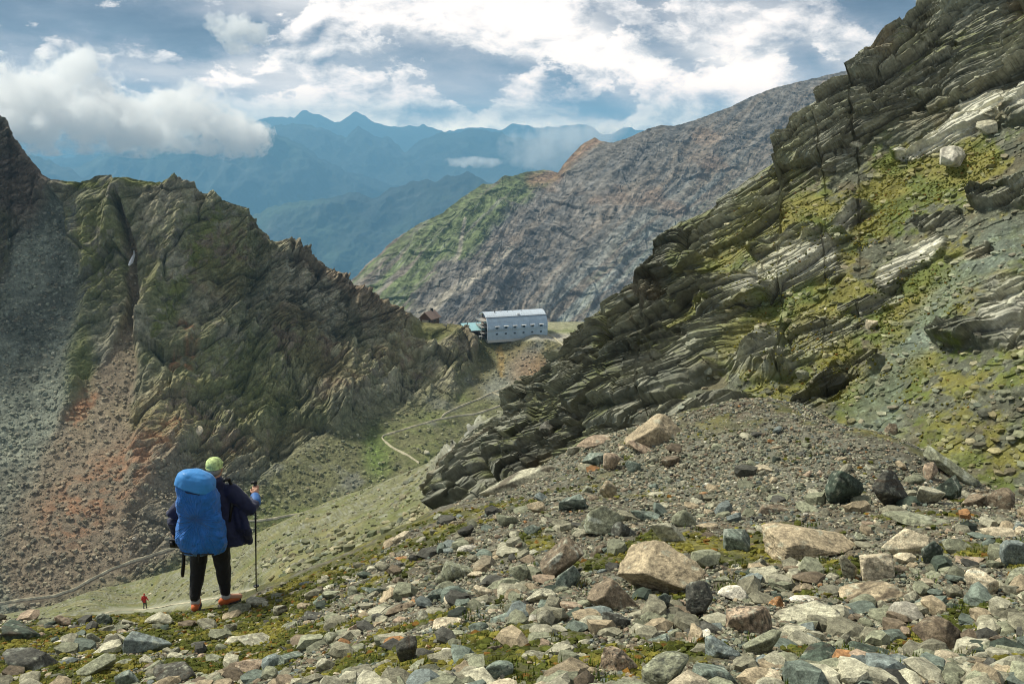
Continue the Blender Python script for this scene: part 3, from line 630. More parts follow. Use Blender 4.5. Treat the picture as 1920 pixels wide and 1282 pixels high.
def rotx(a): c, s = math.cos(a), math.sin(a); return np.array([[1,0,0],[0,c,-s],[0,s,c]])
def stone_col(V, base, seed, kind):
    g = np.random.default_rng(seed+5); base = np.array(base); sz = (V.max(0)-V.min(0)).max()
    ax = g.normal(size=3); ax[2] += 1.5; ax /= np.linalg.norm(ax); t = np.cross(ax, [1,0,.3]); t /= np.linalg.norm(t); b = np.cross(ax, t)
    c = np.tile(base, (len(V),1))
    lay = fbm(np.stack([V@t/(sz*.7), V@b/(sz*.7), V@ax/(sz*.06)], 1), 1, 4, .6, seed=seed%7); blot = fbm(V, sz*.16, 4, .6, seed=seed%11)
    fol = .15 if kind == 'granite' else .62
    c = c*(1+fol*1.25*lay+.5*blot)[:,None]
    c = blend(c, base*.38, sstep(.18, .5, fbm(V, sz*.06, 3, .6, seed=seed%5))*(.6 if kind != 'plain' else .25))
    c = blend(c, np.array((.42,.44,.34)), sstep(.28, .5, fbm(V, sz*.12, 3, .6, seed=seed%13+1))*.55)       # lichen
    if kind == 'lichen': c = blend(c, np.array((.03,.035,.03)), sstep(.12, .3, fbm(V, sz*.07, 3, .6, seed=3))*.8)
    if kind == 'striped': c = blend(c, np.array((.40,.43,.36)), sstep(.12,.4,lay)*.7)
    if kind == 'layered': c = blend(c, np.array((.08,.06,.04)), sstep(.05,.35,-lay)*.75)
    if kind == 'ends': c = blend(c, (.33,.27,.19), sstep(0,.5,lay)*.3)
    return c
BOXES = []; LAND = []
def ground_stone(name, cx, cy_, w_, h_, colr, label, seed, ang=0, kind='plain', npl=12, slab=0, lvl=None, sink=.72, group=None, yaw=None, cat='boulder', jitter=None):
    p0, ok = hitA(cx, cy_+h_*.3); dep = float(p0[0,1]); 
    if not ok[0]: return None
    th = math.atan2(-float(p0[0,2]), dep)
    a = w_/2*dep/F*1.02*(1/CP); hh = h_/2*dep/F
    b = .72*a; cth, sth = math.cos(th), math.sin(th)
    q = hh*hh-(b*sth)**2; c = math.sqrt(max(q, 0))/cth
    if c < .34*hh: c = .34*hh/cth; b = max(.3*a, math.sqrt(max(hh*hh-(c*cth)**2, 0))/sth); b = min(b, 1.1*a)
    pc, _ = hitA(cx, cy_+c*sink/dep*F*.9); pc = pc[0]+np.array([0,0,c*sink])
    big = w_ > 70
    lvl = lvl or (6 if w_ > 140 else 5 if w_ > 46 else 4 if w_ > 24 else 3)
    V, Fc = stone_shape(seed, lvl, npl, .035 if not slab else .03, slab, .03 if lvl > 3 else .015)
    V = V*np.array([a, b, c]) 
    if lvl >= 5: V = V*(1+0*V)+fbm(V, a*.5, 5, .6, seed=seed%9)[:,None]*V*.055+(facets(V/[a*.5,a*.5,a*.22])[0]*a*.022)[:,None]*V/(np.linalg.norm(V,axis=1,keepdims=True)+1e-6)
    V = V@roty(R(ang)).T
    if yaw: V = V@rotz(R(yaw)).T
    base = np.array(PAL[colr])*(jitter if jitter is not None else 1)
    col = stone_col(V, base, seed, kind)
    o = mesh_np(name, V, Fc, col, M_stone); o.location = pc
    tag(o, label, cat, group); BOXES.append((cx, cy_, w_, h_)); return o
HAND = [ # cx, cy, w, h, colour, surface, tilt, planes, slab, seed, label, short name for neighbours
 (1231,806,128,62,'tan','granite',0,8,0,2119,'large tan wedge shaped boulder alone on the crest of the gravel mound','tan wedge boulder on the crest'),
 (1122,828,86,24,'pinkish tan','ends',-2,9,1,2,'flat pinkish slab lying just left of the tan wedge boulder','flat pinkish slab on the crest'),
 (1142,872,34,40,'pinkish tan','ends',28,8,0,3,'upright pinkish white stone in front of the flat pinkish slab','upright pinkish stone'),
 (1118,862,56,28,'teal grey','striped',-5,10,0,4,'teal grey stone under the left end of the flat pinkish slab','teal stone under the flat slab'),
 (1206,846,62,20,'pinkish tan','layered',22,9,1,5,'thin tilted slabs of pinkish schist beside the tan wedge boulder','tilted pinkish schist slab'),
 (1187,879,30,24,'teal grey','plain',0,12,0,6,'small rounded teal stone below the tilted schist slab','rounded teal stone'),
 (1256,868,38,18,'brown','ends',-8,9,1,7,'small brown flat stone right of the rounded teal stone','small brown flat stone'),
 (1140,922,32,42,'tan','ends',4,7,0,8,'small tan stone standing upright like a post on gravel','tan post stone'),
 (1132,976,76,66,'grey green','striped',0,9,0,2256,'big grey green block with slanting grain below the tan post stone','grey green block'),
 (1166,993,46,38,'dark grey','striped',-20,9,0,10,'dark grey stone leaning against the right side of the grey green block','dark leaning stone'),
 (1210,968,58,28,'teal grey','plain',0,10,0,11,'flat teal grey stone right of the grey green block','flat teal grey stone'),
 (1252,1000,76,54,'pale grey','granite',0,10,0,12,'pale grey boulder peeping out behind the largest speckled boulder','pale boulder behind the largest one'),
 (1282,975,46,40,'grey green','granite',0,10,0,13,'rounded grey green boulder at the back of the pale boulder','rounded boulder at the back'),
 (1238,1058,172,112,'tan','granite',0,9,0,2292,'largest boulder of the foreground, flat faced and evenly speckled tan grey','largest speckled boulder'),
 (1150,1112,104,72,'brown','granite',0,9,0,2216,'brownish grey block with a pale top wedged under the largest speckled boulder','brownish wedged block'),
 (1053,1043,86,78,'brown','striped',0,9,0,2492,'grey brown boulder leaning left with slanting grain','leaning grey brown boulder'),
 (1066,1076,46,54,'teal grey','striped',10,11,0,17,'bright teal stone with fine stripes in front of the leaning brown boulder','striped teal stone'),
 (973,1068,38,44,'grey green','plain',0,12,0,18,'rounded grey green stone standing in moss left of the leaning brown boulder','rounded stone in moss'),
 (860,1066,66,36,'grey green','striped',22,9,1,19,'long grey green slab tilted down to the right above moss','tilted grey green slab'),
 (702,1107,54,28,'teal grey','striped',12,10,0,20,'flat teal grey slab at the right of the walker','teal slab right of the walker'),
 (488,1204,104,40,'pale grey','striped',17,8,1,21,'long pale slab slanting to the right in the lower left foreground','long pale slanting slab'),
 (128,1152,60,24,'pale grey','striped',10,9,1,22,'pale greenish slab on the rim left of the walker','pale slab on the left rim'),
 (300,1166,62,30,'pale grey','plain',-4,9,0,23,'pale stone pile lying below the boots of the walker','pale stone below the boots'),
 (842,1170,68,26,'cream','ends',-3,8,1,24,'flat cream stone amid moss in the lower middle','flat cream stone'),
 (1376,1009,62,56,'teal grey','striped',-25,12,0,25,'rounded dark teal boulder crossed by pale veins','veined teal boulder'),
 (1522,1014,180,74,'tan','granite',0,8,0,2432,'long low tan boulder, widest of the tan ones','long tan boulder'),
 (1690,1020,84,64,'cream','granite',0,8,0,2059,'light cream angular boulder behind the arched stone','cream angular boulder'),
 (1640,1058,74,60,'cream','ends',12,8,0,28,'light cream stone hollowed below, perched on the layered slab','perched cream stone'),
 (1590,1060,34,56,'grey','layered',0,8,0,29,'narrow grey stone standing on the left end of the layered slab','narrow grey standing stone'),
 (1632,1100,132,46,'tan','layered',-8,8,1,30,'thick banded tan and black slab carrying two stones','banded tan slab'),
 (1744,1036,46,54,'dark green','striped',0,6,0,31,'dark green pointed stone right of the cream angular boulder','dark green pointed stone'),
 (1725,990,134,34,'grey green','plain',5,9,1,32,'long smooth grey green slab like a log','long smooth log slab'),
 (1578,930,74,72,'dark green','plain',25,7,0,33,'nearly black green pointed boulder on the gravel rim','black green pointed boulder'),
 (1664,928,66,82,'dark grey','layered',-15,7,0,34,'tall dark boulder with a brown top beside the black green one','tall dark boulder'),
 (1770,920,64,56,'dark green','striped',0,11,0,35,'rounded dark green boulder with fine veins under the curved slab','veined dark green boulder'),
 (1788,882,120,40,'grey green','striped',34,8,1,36,'long curved grey slab sloping down to the right at the mound edge','long curved slab'),
 (1745,880,28,38,'pinkish tan','plain',0,8,0,37,'small pinkish stone propping up the curved slab','pinkish prop stone'),
 (1826,946,56,30,'brown','layered',-28,8,1,38,'brown slab tilted up on its right side near the right edge','tilted brown slab'),
 (1869,942,60,48,'brown','ends',-12,7,0,39,'brown angular boulder near the right edge behind the tilted slab','brown angular boulder'),
 (1742,938,54,42,'pale grey','granite',0,10,0,40,'pale grey boulder in front of the veined dark green one','pale boulder in the rubble'),
 (1310,1122,56,74,'dark grey','lichen',-10,10,0,41,'dark boulder with green lichen standing right of the largest one','dark lichened boulder'),
 (1234,1127,44,50,'teal grey','plain',10,8,0,42,'pale teal wedge stone at the foot of the largest speckled boulder','teal wedge stone'),
 (1372,1098,56,32,'white','ends',-6,7,0,43,'white quartz stone with a brown edge on bare gravel','white quartz stone'),
 (1455,1118,30,26,'rust orange','plain',0,8,0,44,'small orange brown rounded stone beside a white flat one','small orange stone'),
 (1508,1115,62,18,'white','plain',2,9,1,45,'flat whitish stone right of the small orange one','flat whitish stone'),
 (1505,1146,136,44,'pale grey','layered',-9,8,1,46,'broad flat pale slab with a sharp front edge','broad flat pale slab'),
 (1400,1158,92,62,'pinkish tan','lichen',-20,8,1,47,'mottled pinkish grey slab leaning left of the broad pale slab','mottled pinkish slab'),
 (1764,1180,104,76,'brown','layered',-8,8,0,48,'angular speckled brown boulder low on the right','angular speckled brown boulder'),
 (1430,1206,80,62,'grey green','plain',-20,8,0,49,'grey green block with a dark right side in the lower foreground','grey green block low in front'),
 (1352,1210,66,56,'blue grey','granite',-10,9,0,50,'blue grey speckled boulder left of the grey green block','blue grey speckled boulder'),
 (1244,1256,124,76,'grey green','lichen',-25,9,0,51,'large boulder with black lichen spots at the bottom edge','black spotted boulder'),
 (1347,1266,112,62,'teal grey','striped',8,11,0,52,'smooth striped green boulder at the bottom edge','smooth striped green boulder'),
 (1440,1272,80,30,'rust orange','ends',0,9,0,53,'orange pink boulder cut by the bottom edge','orange pink boulder'),
 (1530,1252,112,58,'dark green','layered',-15,7,0,54,'jagged dark green boulder at the bottom edge','jagged dark boulder'),
 (1612,1252,88,48,'pale grey','lichen',0,9,0,55,'pale cracked boulder at the bottom edge right of the jagged dark one','pale cracked boulder'),
 (1708,1256,124,44,'blue grey','granite',4,9,0,56,'low wide bluish grey boulder at the bottom edge','low wide bluish boulder'),
 (1640,1216,92,34,'dark green','plain',12,7,1,57,'dark green flat stone above the pale cracked boulder','dark green flat stone'),
 (937,1247,60,44,'teal grey','plain',-10,7,0,58,'teal grey angular stone low in the middle','teal angular stone'),
 (766,1215,44,64,'dark grey','layered',-8,8,0,59,'dark upright stone split in thin layers','dark upright layered stone'),
 (1148,1228,80,62,'pinkish tan','lichen',-25,9,0,60,'pinkish tan rough boulder left of the black spotted one','pinkish rough boulder'),
 (1156,1165,68,36,'dark grey','striped',16,9,1,61,'dark slab with a pale streak under the brownish wedged block','dark streaked slab'),
 (1820,1052,72,24,'pinkish tan','plain',-4,9,1,62,'flat pinkish disc of stone near the right side','flat pinkish disc'),
 (1903,1042,58,62,'blue grey','granite',0,10,0,63,'bluish boulder cut by the right edge of the view','bluish boulder at the right edge'),
 (60,1246,110,56,'dark grey','striped',8,9,1,64,'dark grey slab in the lower left corner','dark corner slab'),
 (40,1196,80,40,'dark green','layered',4,9,1,65,'dark greenish slab at the left edge above the corner slab','dark slab at the left edge'),
 (178,1252,86,44,'grey green','plain',-20,9,0,66,'grey green block right of the dark corner slab','grey green corner block'),
 (276,1216,86,44,'blue grey','plain',20,9,1,67,'blue grey slab tilting right below the pale stone pile','blue grey tilting slab'),
 (330,1262,92,46,'dark grey','layered',-10,8,1,68,'thin layered dark slab at the bottom left of the long pale slab','thin layered dark slab'),
 (470,1256,64,36,'pinkish tan','plain',10,9,0,69,'small pinkish stone heap below the long pale slab','pinkish stone below the pale slab'),
 (960,900,10,8,'tan','plain',0,8,0,70,None,None),
 (1540,1000,8,8,'tan','plain',0,8,0,72,None,None),
 (1450,962,70,24,'brown','layered',10,8,1,73,'brown purple flat slab above the long tan boulder','brown purple flat slab'),
 (1015,1120,62,34,'pale grey','lichen',-8,10,0,74,'pale lichened stone above the bright moss cushion','pale lichened stone'),
 (905,1100,40,26,'cream','plain',8,9,0,75,'small cream stone right of the tilted grey green slab','small cream stone'),
 (757,1052,40,10,'rust orange','plain',-6,9,1,76,'thin rust coloured flake of stone on the slope','rust flake'),
]
for h in HAND:
    if h[10] is None: continue
    ground_stone('boulder', h[0], h[1], h[2], h[3], h[4], h[10], h[9], h[6], h[5], h[7], h[8], cat='boulder' if h[2] > 60 else 'stone')
    LAND.append((h[0], h[1], h[2], h[3], h[11]))
LAND += [(395,1010,150,270,'walker in the blue rain cover'), (1370,880,300,70,'gravel mound')]
for (bx, by, Yb, bw, bh, ang, sd) in [(990,900,13.3,196,40,-21,701)]:
    pc = P(bx, by, Yb); a = bw/2*Yb/F; V, Fc = stone_shape(sd, 5, 9, .03, 1, .03); V = V*np.array([a, .26, bh/2*Yb/F])@roty(R(ang)).T
    o = mesh_np('boulder', V, Fc, stone_col(V, PAL['pale grey'], sd, 'layered'), M_stone); o.location = pc
    tag(o, 'long weathered pale slab slanting along the left shoulder of the gravel mound', 'boulder'); BOXES.append((bx, by, bw, 70)); LAND.append((bx, by, bw, 50, 'long weathered slab'))
# medium stones: each its own object, described by what it lies beside
g = np.random.default_rng(5); used = {h[10] for h in HAND}; n_ok = 0; tries = 0
SH = [('flat slab', 1, 8), ('angular block', 0, 7), ('rounded stone', 0, 14), ('thin plate', 1, 8), ('pointed stone', 0, 6), ('broken slab', 1, 7)]
CN = ['pale grey','grey green','teal grey','dark green','tan','brown','cream','grey','pinkish tan','dark grey','blue grey','rust orange','white']
CW = np.array([22,28,8,4,9,7,6,18,3,7,3,.5,1.6]); CW = CW/CW.sum()
rim = lambda x: np.interp(x, [0,430,520,600,700,830,900,1000,1080,1170,1240,1450,1600,1700,1830,1920], [1172,1150,1108,1080,1036,965,955,905,852,822,812,812,846,874,920,944])
def relation(cx, cy_, used_, desc):
    L = sorted(LAND, key=lambda l: math.hypot(cx-l[0], (cy_-l[1])*1.3)-min(l[2],90)*.3)
    cand = []
    for l in L[:4]:
        dx, dy = cx-l[0], cy_-l[1]
        if abs(dx) > abs(dy)*1.2: r = 'right of' if dx > 0 else 'left of'
        else: r = 'below' if dy > 0 else 'above'
        cand.append(f'{desc} just {r} the {l[4]}' if math.hypot(dx, dy) < max(l[2], 60) else f'{desc} some way {r} the {l[4]}')
    cand.append(f'{desc} between the {L[0][4]} and the {L[1][4]}'); cand.append(f'{desc} between the {L[1][4]} and the {L[2][4]}')
    for q in range(len(cand)):
        if cand[q] not in used_ and 4 <= len(cand[q].split()) <= 16: return cand[q]
    return None
while n_ok < 226 and tries < 9000:
    tries += 1
    cx = g.uniform(-10, 1930); top = rim(cx)+6; cy_ = top+(1275-top)*g.random()**.8
    near = (cy_-top)/(1282-top+1); w_ = g.choice([1,1.25,1.6,2.1], p=[.42,.30,.2,.08])*g.uniform(24, 34)*(0.72+.62*near)
    if 1090 < cx < 1620 and cy_ < 935: w_ *= .62
    if 330 < cx < 470 and cy_ < 1160: continue
    k = g.integers(len(SH)); asp = {0:.40,1:.75,2:.72,3:.30,4:.85,5:.5}[k]*g.uniform(.85,1.15); h_ = w_*asp
    if any(abs(cx-b[0]) < (w_+b[2])*.43 and abs(cy_-b[1]) < (h_+b[3])*.43 for b in BOXES): continue
    cn = CN[g.choice(len(CN), p=CW)]
    lab = relation(cx, cy_, used, f'{cn} {SH[k][0]}')
    if lab is None: continue
    o = ground_stone('stone', cx, cy_, w_, h_, cn, lab, 1000+tries, g.normal()*14, g.choice(['plain','striped','granite','ends','lichen','layered'], p=[.3,.25,.15,.1,.1,.1]), SH[k][2], SH[k][1],
                     group='loose stones scattered over the moraine', yaw=g.uniform(-40,40), cat='stone', jitter=g.uniform(.75,1.1), sink=.5)
    if o: used.add(lab); n_ok += 1
# ---- everything smaller is rubble: merged, per-stone colours
def merge(name, tmpl, pos, scl, rot, cols, mat, smooth=False, kind='stuff', dark=None):
    Vt, Ft = tmpl; n = len(pos); nv = len(Vt)
    V = np.einsum('nij,nvj->nvi', rot, Vt[None]*scl[:,None,:])+pos[:,None,:]
    Fc = (Ft[None]+np.arange(n)[:,None,None]*nv).reshape(-1,3); c = np.repeat(cols, nv, 0)
    c = c*(1+.22*RNG.normal(size=(len(c),1)).clip(-1.5,1.5)*.7)
    return V.reshape(-1,3), Fc, c
def rubble(name, P_, size, upn, mat, cols, flat=(.35,.8), sink=.15, nt=10, lvl=1, kind='stuff', tiltmax=.5, seed0=500):
    n = len(P_); VV, FF, CC = [], [], []; off = 0; which = RNG.integers(0, nt, n)
    for t in range(nt):
        m = which == t; k = m.sum()
        if not k: continue
        Vt, Ft = stone_shape(seed0+t, lvl, 9, .03, t % 2, 0)
        s = size[m]; S = np.stack([s, s*RNG.uniform(.55,1,k), s*RNG.uniform(*flat, k)], 1)*.5
        a = RNG.uniform(0, 6.28, k); tx = RNG.normal(0, tiltmax*.5, k); ty = RNG.normal(0, tiltmax*.5, k)
        nn = upn[m]; z = nn/np.linalg.norm(nn, axis=1, keepdims=True); x = np.stack([np.cos(a), np.sin(a), 0*a], 1); x -= z*(x*z).sum(1,keepdims=True); x /= np.linalg.norm(x, axis=1, keepdims=True); y = np.cross(z, x)
        Rm = np.stack([x, y, z], 2)
        Rt = np.zeros((k,3,3)); cx_, sx_ = np.cos(tx), np.sin(tx); Rt[:,0,0] = 1; Rt[:,1,1] = cx_; Rt[:,1,2] = -sx_; Rt[:,2,1] = sx_; Rt[:,2,2] = cx_
        Rm = Rm@Rt
        V, Fc, c = merge(name, (Vt, Ft), P_[m]+z*(S[:,2]*(1-2*sink))[:,None], S, Rm, cols[m], mat)
        VV.append(V); FF.append(Fc+off); CC.append(c); off += len(V)
    return tag(mesh_np(name, np.concatenate(VV), np.concatenate(FF), np.concatenate(CC), mat, smooth=False), kind=kind)
PC = np.array([PAL[c] for c in CN])
def pal(n, w=CW, k=1.0, var=.2): return PC[RNG.choice(len(CN), n, p=w)]*k*(1+var*RNG.normal(size=(n,1))).clip(.5,1.6)
def pick(n, ymin_off=4, pw=.75):
    x = RNG.uniform(-330, 2420, n); t = rim(x)+ymin_off-8; y = t+(1310-t)*RNG.random(n)**pw; p, ok = hitA(x, y); return p[ok], x[ok], y[ok]
UP = lambda n: np.tile(np.array([0,0,1.]), (n,1))
P1, x1, y1 = pick(11200)
def clear(x, y): return ~np.any([(np.abs(x-b[0]) < b[2]*.47) & (np.abs(y-b[1]) < b[3]*.5) for b in BOXES if b[2] > 30], 0)
okc = clear(x1, y1); P1 = P1[okc]
zA, _, _ = a_zones(P1); keep = RNG.random(len(P1)) > .80*zA['moss']+.62*zA['grav']; P1 = P1[keep]
sz = .022+.15*RNG.random(len(P1))**4.0; rubble('rubble', P1, sz*(1+.05*P1[:,1]), UP(len(P1)), M_stuff, pal(len(P1), k=.82), lvl=2, nt=14, flat=(.18,.6), seed0=540)
P2, _, _ = pick(96000, 0, .85); PG = np.stack([RNG.uniform(-2.5,9,90000), RNG.uniform(8,17.5,90000)], 1); PG = np.c_[PG, gz(PG[:,0], PG[:,1])]; qx, qy = proj(*PG.T); PG = PG[(qx > 850) & (qx < 2050) & (RNG.random(90000) < .35+.65*ell(qx, qy, 1370, 840, 330, 90, 0, .4))][:34000]; P2 = np.concatenate([P2, PG]); zA, _, _ = a_zones(P2); keep = RNG.random(len(P2)) > .80*zA['moss']; P2 = P2[keep]
rubble('gravel', P2, (.008+.020*RNG.random(len(P2))**2.2)*(1+.08*P2[:,1]), UP(len(P2)), M_stuff, pal(len(P2), k=.72), lvl=1, nt=10, sink=.2)
# moss cushions and grass on the moraine
P3, _, _ = pick(74000, 0, .8); zA, _, _ = a_zones(P3); P3 = P3[(RNG.random(len(P3)) < zA['moss']*.8)][:27000]
def moss_cols(Pm, sc_=.3):
    gld = sstep(-.1, .4, fbm(Pm, sc_, 3, seed=31)+.15*RNG.normal(size=len(Pm)))[:,None]; c = np.array((.065,.075,.016))*(1-gld)+np.array((.165,.15,.03))*gld
    br = (RNG.random(len(Pm)) < .05)[:,None]; return np.where(br, np.array((.16,.085,.02)), c)*(1+.25*RNG.normal(size=(len(Pm),1))).clip(.5,1.6)
M_moss = rock_mat('moss', .012, .6, rough=.95, spec=.1, contrast=.4)
rubble('moss', P3, (.016+.03*RNG.random(len(P3)))*(1+.05*P3[:,1]), UP(len(P3)), M_moss, moss_cols(P3), flat=(.4,.8), lvl=1, nt=6, sink=.3)
def blades(name, Pb, h, cols, mat, spread=.35):
    n = len(Pb); a = RNG.uniform(0, 6.28, n); l = np.stack([np.cos(a), np.sin(a), 0*a], 1); s = np.stack([-np.sin(a), np.cos(a), 0*a], 1)
    hh = (h*RNG.uniform(.6,1.3,n))[:,None]; wd = hh*.10
    V = np.stack([Pb-s*wd, Pb+s*wd, Pb+l*hh*spread*RNG.random((n,1))*1.6+np.array([0,0,1])*hh], 1).reshape(-1,3)
    return tag(mesh_np(name, V, np.arange(3*n).reshape(-1,3), np.repeat(cols, 3, 0), mat, smooth=False), kind='stuff')
cl, _, _ = pick(900, 6, .8); zA, _, _ = a_zones(cl); cl = cl[RNG.random(len(cl)) < .25+.75*zA['moss']]
Pb = np.repeat(cl, 34, 0)+RNG.normal(size=(len(cl)*34, 3))*np.array([.035,.035,0]); Pb[:,2] = gz(Pb[:,0], Pb[:,1])
blades('grass', Pb, .028+.02*RNG.random(len(Pb)), np.repeat(np.array([(.12,.17,.03),(.20,.20,.04),(.09,.13,.02)])[RNG.integers(0,3,len(cl))], 34, 0), M_moss)
# ---- loose stone on the hillsides
def on_pick(S, n, box, mask):
    x = RNG.uniform(box[0], box[1], n); y = RNG.uniform(box[2], box[3], n); p, nn, i, j = on(S, x, y)
    okk = (y > S['cr'][j]+3) & (y < S['bo'][j]-2); okk &= RNG.random(n) < mask(p, x, y); return p[okk], nn[okk], x[okk], y[okk]
upb = lambda nn: nn*.5+np.array([0,-.1,.9])
p, nn, x, y = on_pick(D_sh, 60000, (960,2400,-20,1150), lambda p, x, y: (1-d_zones(p, x, y)['rock'])*.38)
p = p[:17000]; nn = nn[:17000]; xx, yy = x, y
rubble('scree', p, (.035+.30*RNG.random(len(p))**6), upb(nn), M_crag, pal(len(p), k=.9)*.45+under(D_sh, xx[:17000], yy[:17000])*.75, lvl=1, nt=12, flat=(.15,.45), sink=.25)
p, nn, x, y = on_pick(D_sh, 120000, (960,2400,150,1150), lambda p, x, y: (lambda z: sstep(.25,.8,z['moss'])*(1-.8*z['teal'])*(1-.75*z['rock'])*(.25+.75*sstep(-.25,.25,fbm(p,.7,3))))(d_zones(p, x, y)))
p = p[:38000]; nn = nn[:38000]
rubble('moss', p, .03+.06*RNG.random(len(p))**1.5, upb(nn), M_moss, moss_cols(p, 1.1), flat=(.35,.7), lvl=1, nt=6, sink=.3)
p, nn, x, y = on_pick(B_, 26000, (-200,1100,760,1290), lambda p, x, y: .75*(1-stroke(x, y, PATH_B, 10, .3)))
rubble('scree', p, (.10+.42*RNG.random(len(p))**3.5), upb(nn), M_slope, pal(len(p), k=.95)*.45+under(B_, x, y)*.6, lvl=1, nt=10, flat=(.3,.7), sink=.25)
def c_m(p, x, y):
    z = c_zones(p, x, y); return np.clip(np.max([z['floor']*.62, z['scree']*.8, z['gully']*.55], 0)*(1-.98*z['plateau'])*(1-z['path']), 0, 1)*np.where(y > 860, .8, 1)
p, nn, x, y = on_pick(C_, 90000, (-350,1150,400,1160), c_m); p = p[:34000]; nn = nn[:34000]
rubble('scree', p, .28+1.5*RNG.random(len(p))**6, upb(nn), M_ridge, pal(len(p), k=.9)*.32+under(C_, x[:34000], y[:34000])*.85, lvl=1, nt=10, flat=(.4,.8), sink=.25)
# boulders one can tell apart on the hillsides
for (bx, by, bw, bh, cn, sd, lb) in [(1798,301,66,44,'white',301,'large pale block resting on the mossy upper slope at the right'),(1856,246,38,30,'pale grey',302,'pale upright stone above the large pale block on the right slope'),
    (1606,276,26,24,'pale grey',303,'rounded stone below the dark cliff in the upper right'),(1641,613,26,22,'cream',304,'small pale stone in moss in the middle of the right slope'),
    (1491,748,26,20,'pale grey',305,'pale stone at the foot of the right slope'),(1506,714,24,34,'grey green',306,'narrow grey stone standing on the right slope'),
    (1397,788,22,20,'cream',307,'small pale angular stone at the foot of the crag'),(1630,818,36,26,'pale grey',308,'pale grey stone where the scree meets the mound'),(1668,806,26,34,'brown',309,'brown pointed stone where the scree meets the mound'),
    (1466,806,44,22,'grey green',310,'flat grey green stone on the far edge of the mound'),(1040,815,44,34,'dark grey',311,'dark wet block on the lower left of the crag'),(1400,415,22,14,'grey',312,'small grey stone on the mossy ledge of the crag')]:
    pp, nn_, _, _ = on(D_sh, bx, by); pp = pp.astype(float); dd = pp[1]; a = bw/2*dd/F; V, Fc = stone_shape(sd, 5, 8, .035, 0, .03); V = V*np.array([a, a*.8, bh/2*dd/F*1.05])@roty(R(-8)).T
    o = mesh_np('boulder', V, Fc, stone_col(V, PAL[cn], sd, 'ends'), M_crag); o.location = pp+nn_*a*.3; tag(o, lb, 'boulder' if bw > 36 else 'stone')
for (bx, by, bw, bh, cn, sd, lb) in [(370,810,20,20,'cream',321,'pale square block lying on the rust stained scree across the valley'),(801,851,12,10,'pale grey',322,'pale stone beside the lower bend of the valley path')]:
    pp, nn_, _, _ = on(C_, bx, by); pp = pp.astype(float); a = bw/2*pp[1]/F; V, Fc = stone_shape(sd, 3, 8, .035, 0, .02); V = V*np.array([a, a*.8, bh/2*pp[1]/F])
    o = mesh_np('boulder', V, Fc, np.tile(PAL[cn], (len(V),1)), M_ridge); o.location = pp+nn_*a*.3; tag(o, lb, 'boulder')
# the last of the winter snow in the gully
xs_ = [(253,468,2),(253,477,4),(251,485,6),(249,492,7),(247,500,3)]
L_, Rr = [], []
rows = []
for (x_, y_, w_) in xs_:
    rows.append([on(C_, x_+k*w_*.28, y_)[0].astype(float)+np.array([0,-3.2 if abs(k) < 1 else -2.2,1.2]) for k in (-1,-.4,.4,1)])
V = np.array(rows).reshape(-1,3); tag(mesh_np('snow_patch', V, grid_faces(5, 4), np.tile((.8,.82,.84), (20,1)), plain('snow', (.8,.82,.84), .7)), kind='structure')
# ------------------------------------------------------------------ built things
class MB:
    def __init__(s): s.v = []; s.f = []
    def box(s, c, d, M=None):
        c = np.array(c, float); h = np.array(d, float)/2; b = len(s.v)
        for k in range(8): 
            p = c+h*np.array([1 if k & 1 else -1, 1 if k & 2 else -1, 1 if k & 4 else -1]); s.v.append(tuple(p if M is None else M@p))
        for q in ((0,2,3,1),(4,5,7,6),(0,1,5,4),(2,6,7,3),(0,4,6,2),(1,3,7,5)): s.f.append(tuple(b+i for i in q))
        return s
    def prism(s, pts, x0, x1, ax=0):
        "extrude a closed outline of (y, z) points along x"
        b = len(s.v); n = len(pts)
        for x in (x0, x1):
            for p in pts: s.v.append((x, p[0], p[1]))
        s.f.append(tuple(b+i for i in range(n))[::-1]); s.f.append(tuple(b+n+i for i in range(n)))
        for i in range(n): j = (i+1) % n; s.f.append((b+i, b+j, b+n+j, b+n+i))
        return s
    def tube(s, pts, r, n=8, cap=True):
        pts = [Vector(p) for p in pts]; b = len(s.v); rs = r if hasattr(r, '__len__') else [r]*len(pts)
        for i, p in enumerate(pts):
            t = (pts[min(i+1, len(pts)-1)]-pts[max(i-1, 0)]).normalized(); u = t.cross(Vector((0,0,1)) if abs(t.z) < .9 else Vector((1,0,0))).normalized(); w_ = t.cross(u)
            for k in range(n): a = 2*math.pi*k/n; s.v.append(tuple(p+u*math.cos(a)*rs[i]+w_*math.sin(a)*rs[i]))
        for i in range(len(pts)-1):
            for k in range(n): j = (k+1) % n; s.f.append((b+i*n+k, b+i*n+j, b+(i+1)*n+j, b+(i+1)*n+k))
        if cap: s.f.append(tuple(b+k for k in range(n))[::-1]); e = b+(len(pts)-1)*n; s.f.append(tuple(e+k for k in range(n)))
        return s
    def build(s, name, mat, parent=None, smooth=False, bevel=0):
        me = bpy.data.meshes.new(name); me.from_pydata([tuple(map(float, v)) for v in s.v], [], s.f); me.materials.append(mat)
        bm = bmesh.new(); bm.from_mesh(me); bmesh.ops.recalc_face_normals(bm, faces=bm.faces); bm.to_mesh(me); bm.free()
        if smooth: me.polygons.foreach_set('use_smooth', [True]*len(me.polygons))
        o = bpy.data.objects.new(name, me); C.objects.link(o)
        if parent: o.parent = parent
        if bevel: m = o.modifiers.new('bevel', 'BEVEL'); m.width = bevel; m.segments = 2; m.limit_method = 'ANGLE'
        return o
M_roof = plain('sheet metal roof', (.66,.72,.78), .32, .5, var=.10, scale=.35, aniso=(1,.2,.2))
M_skin = plain('shade toned metal cladding', (.36,.46,.54), .42, .5, var=.12, scale=.5)  # the wall's blue shade, against the bright roof, is put into this colour
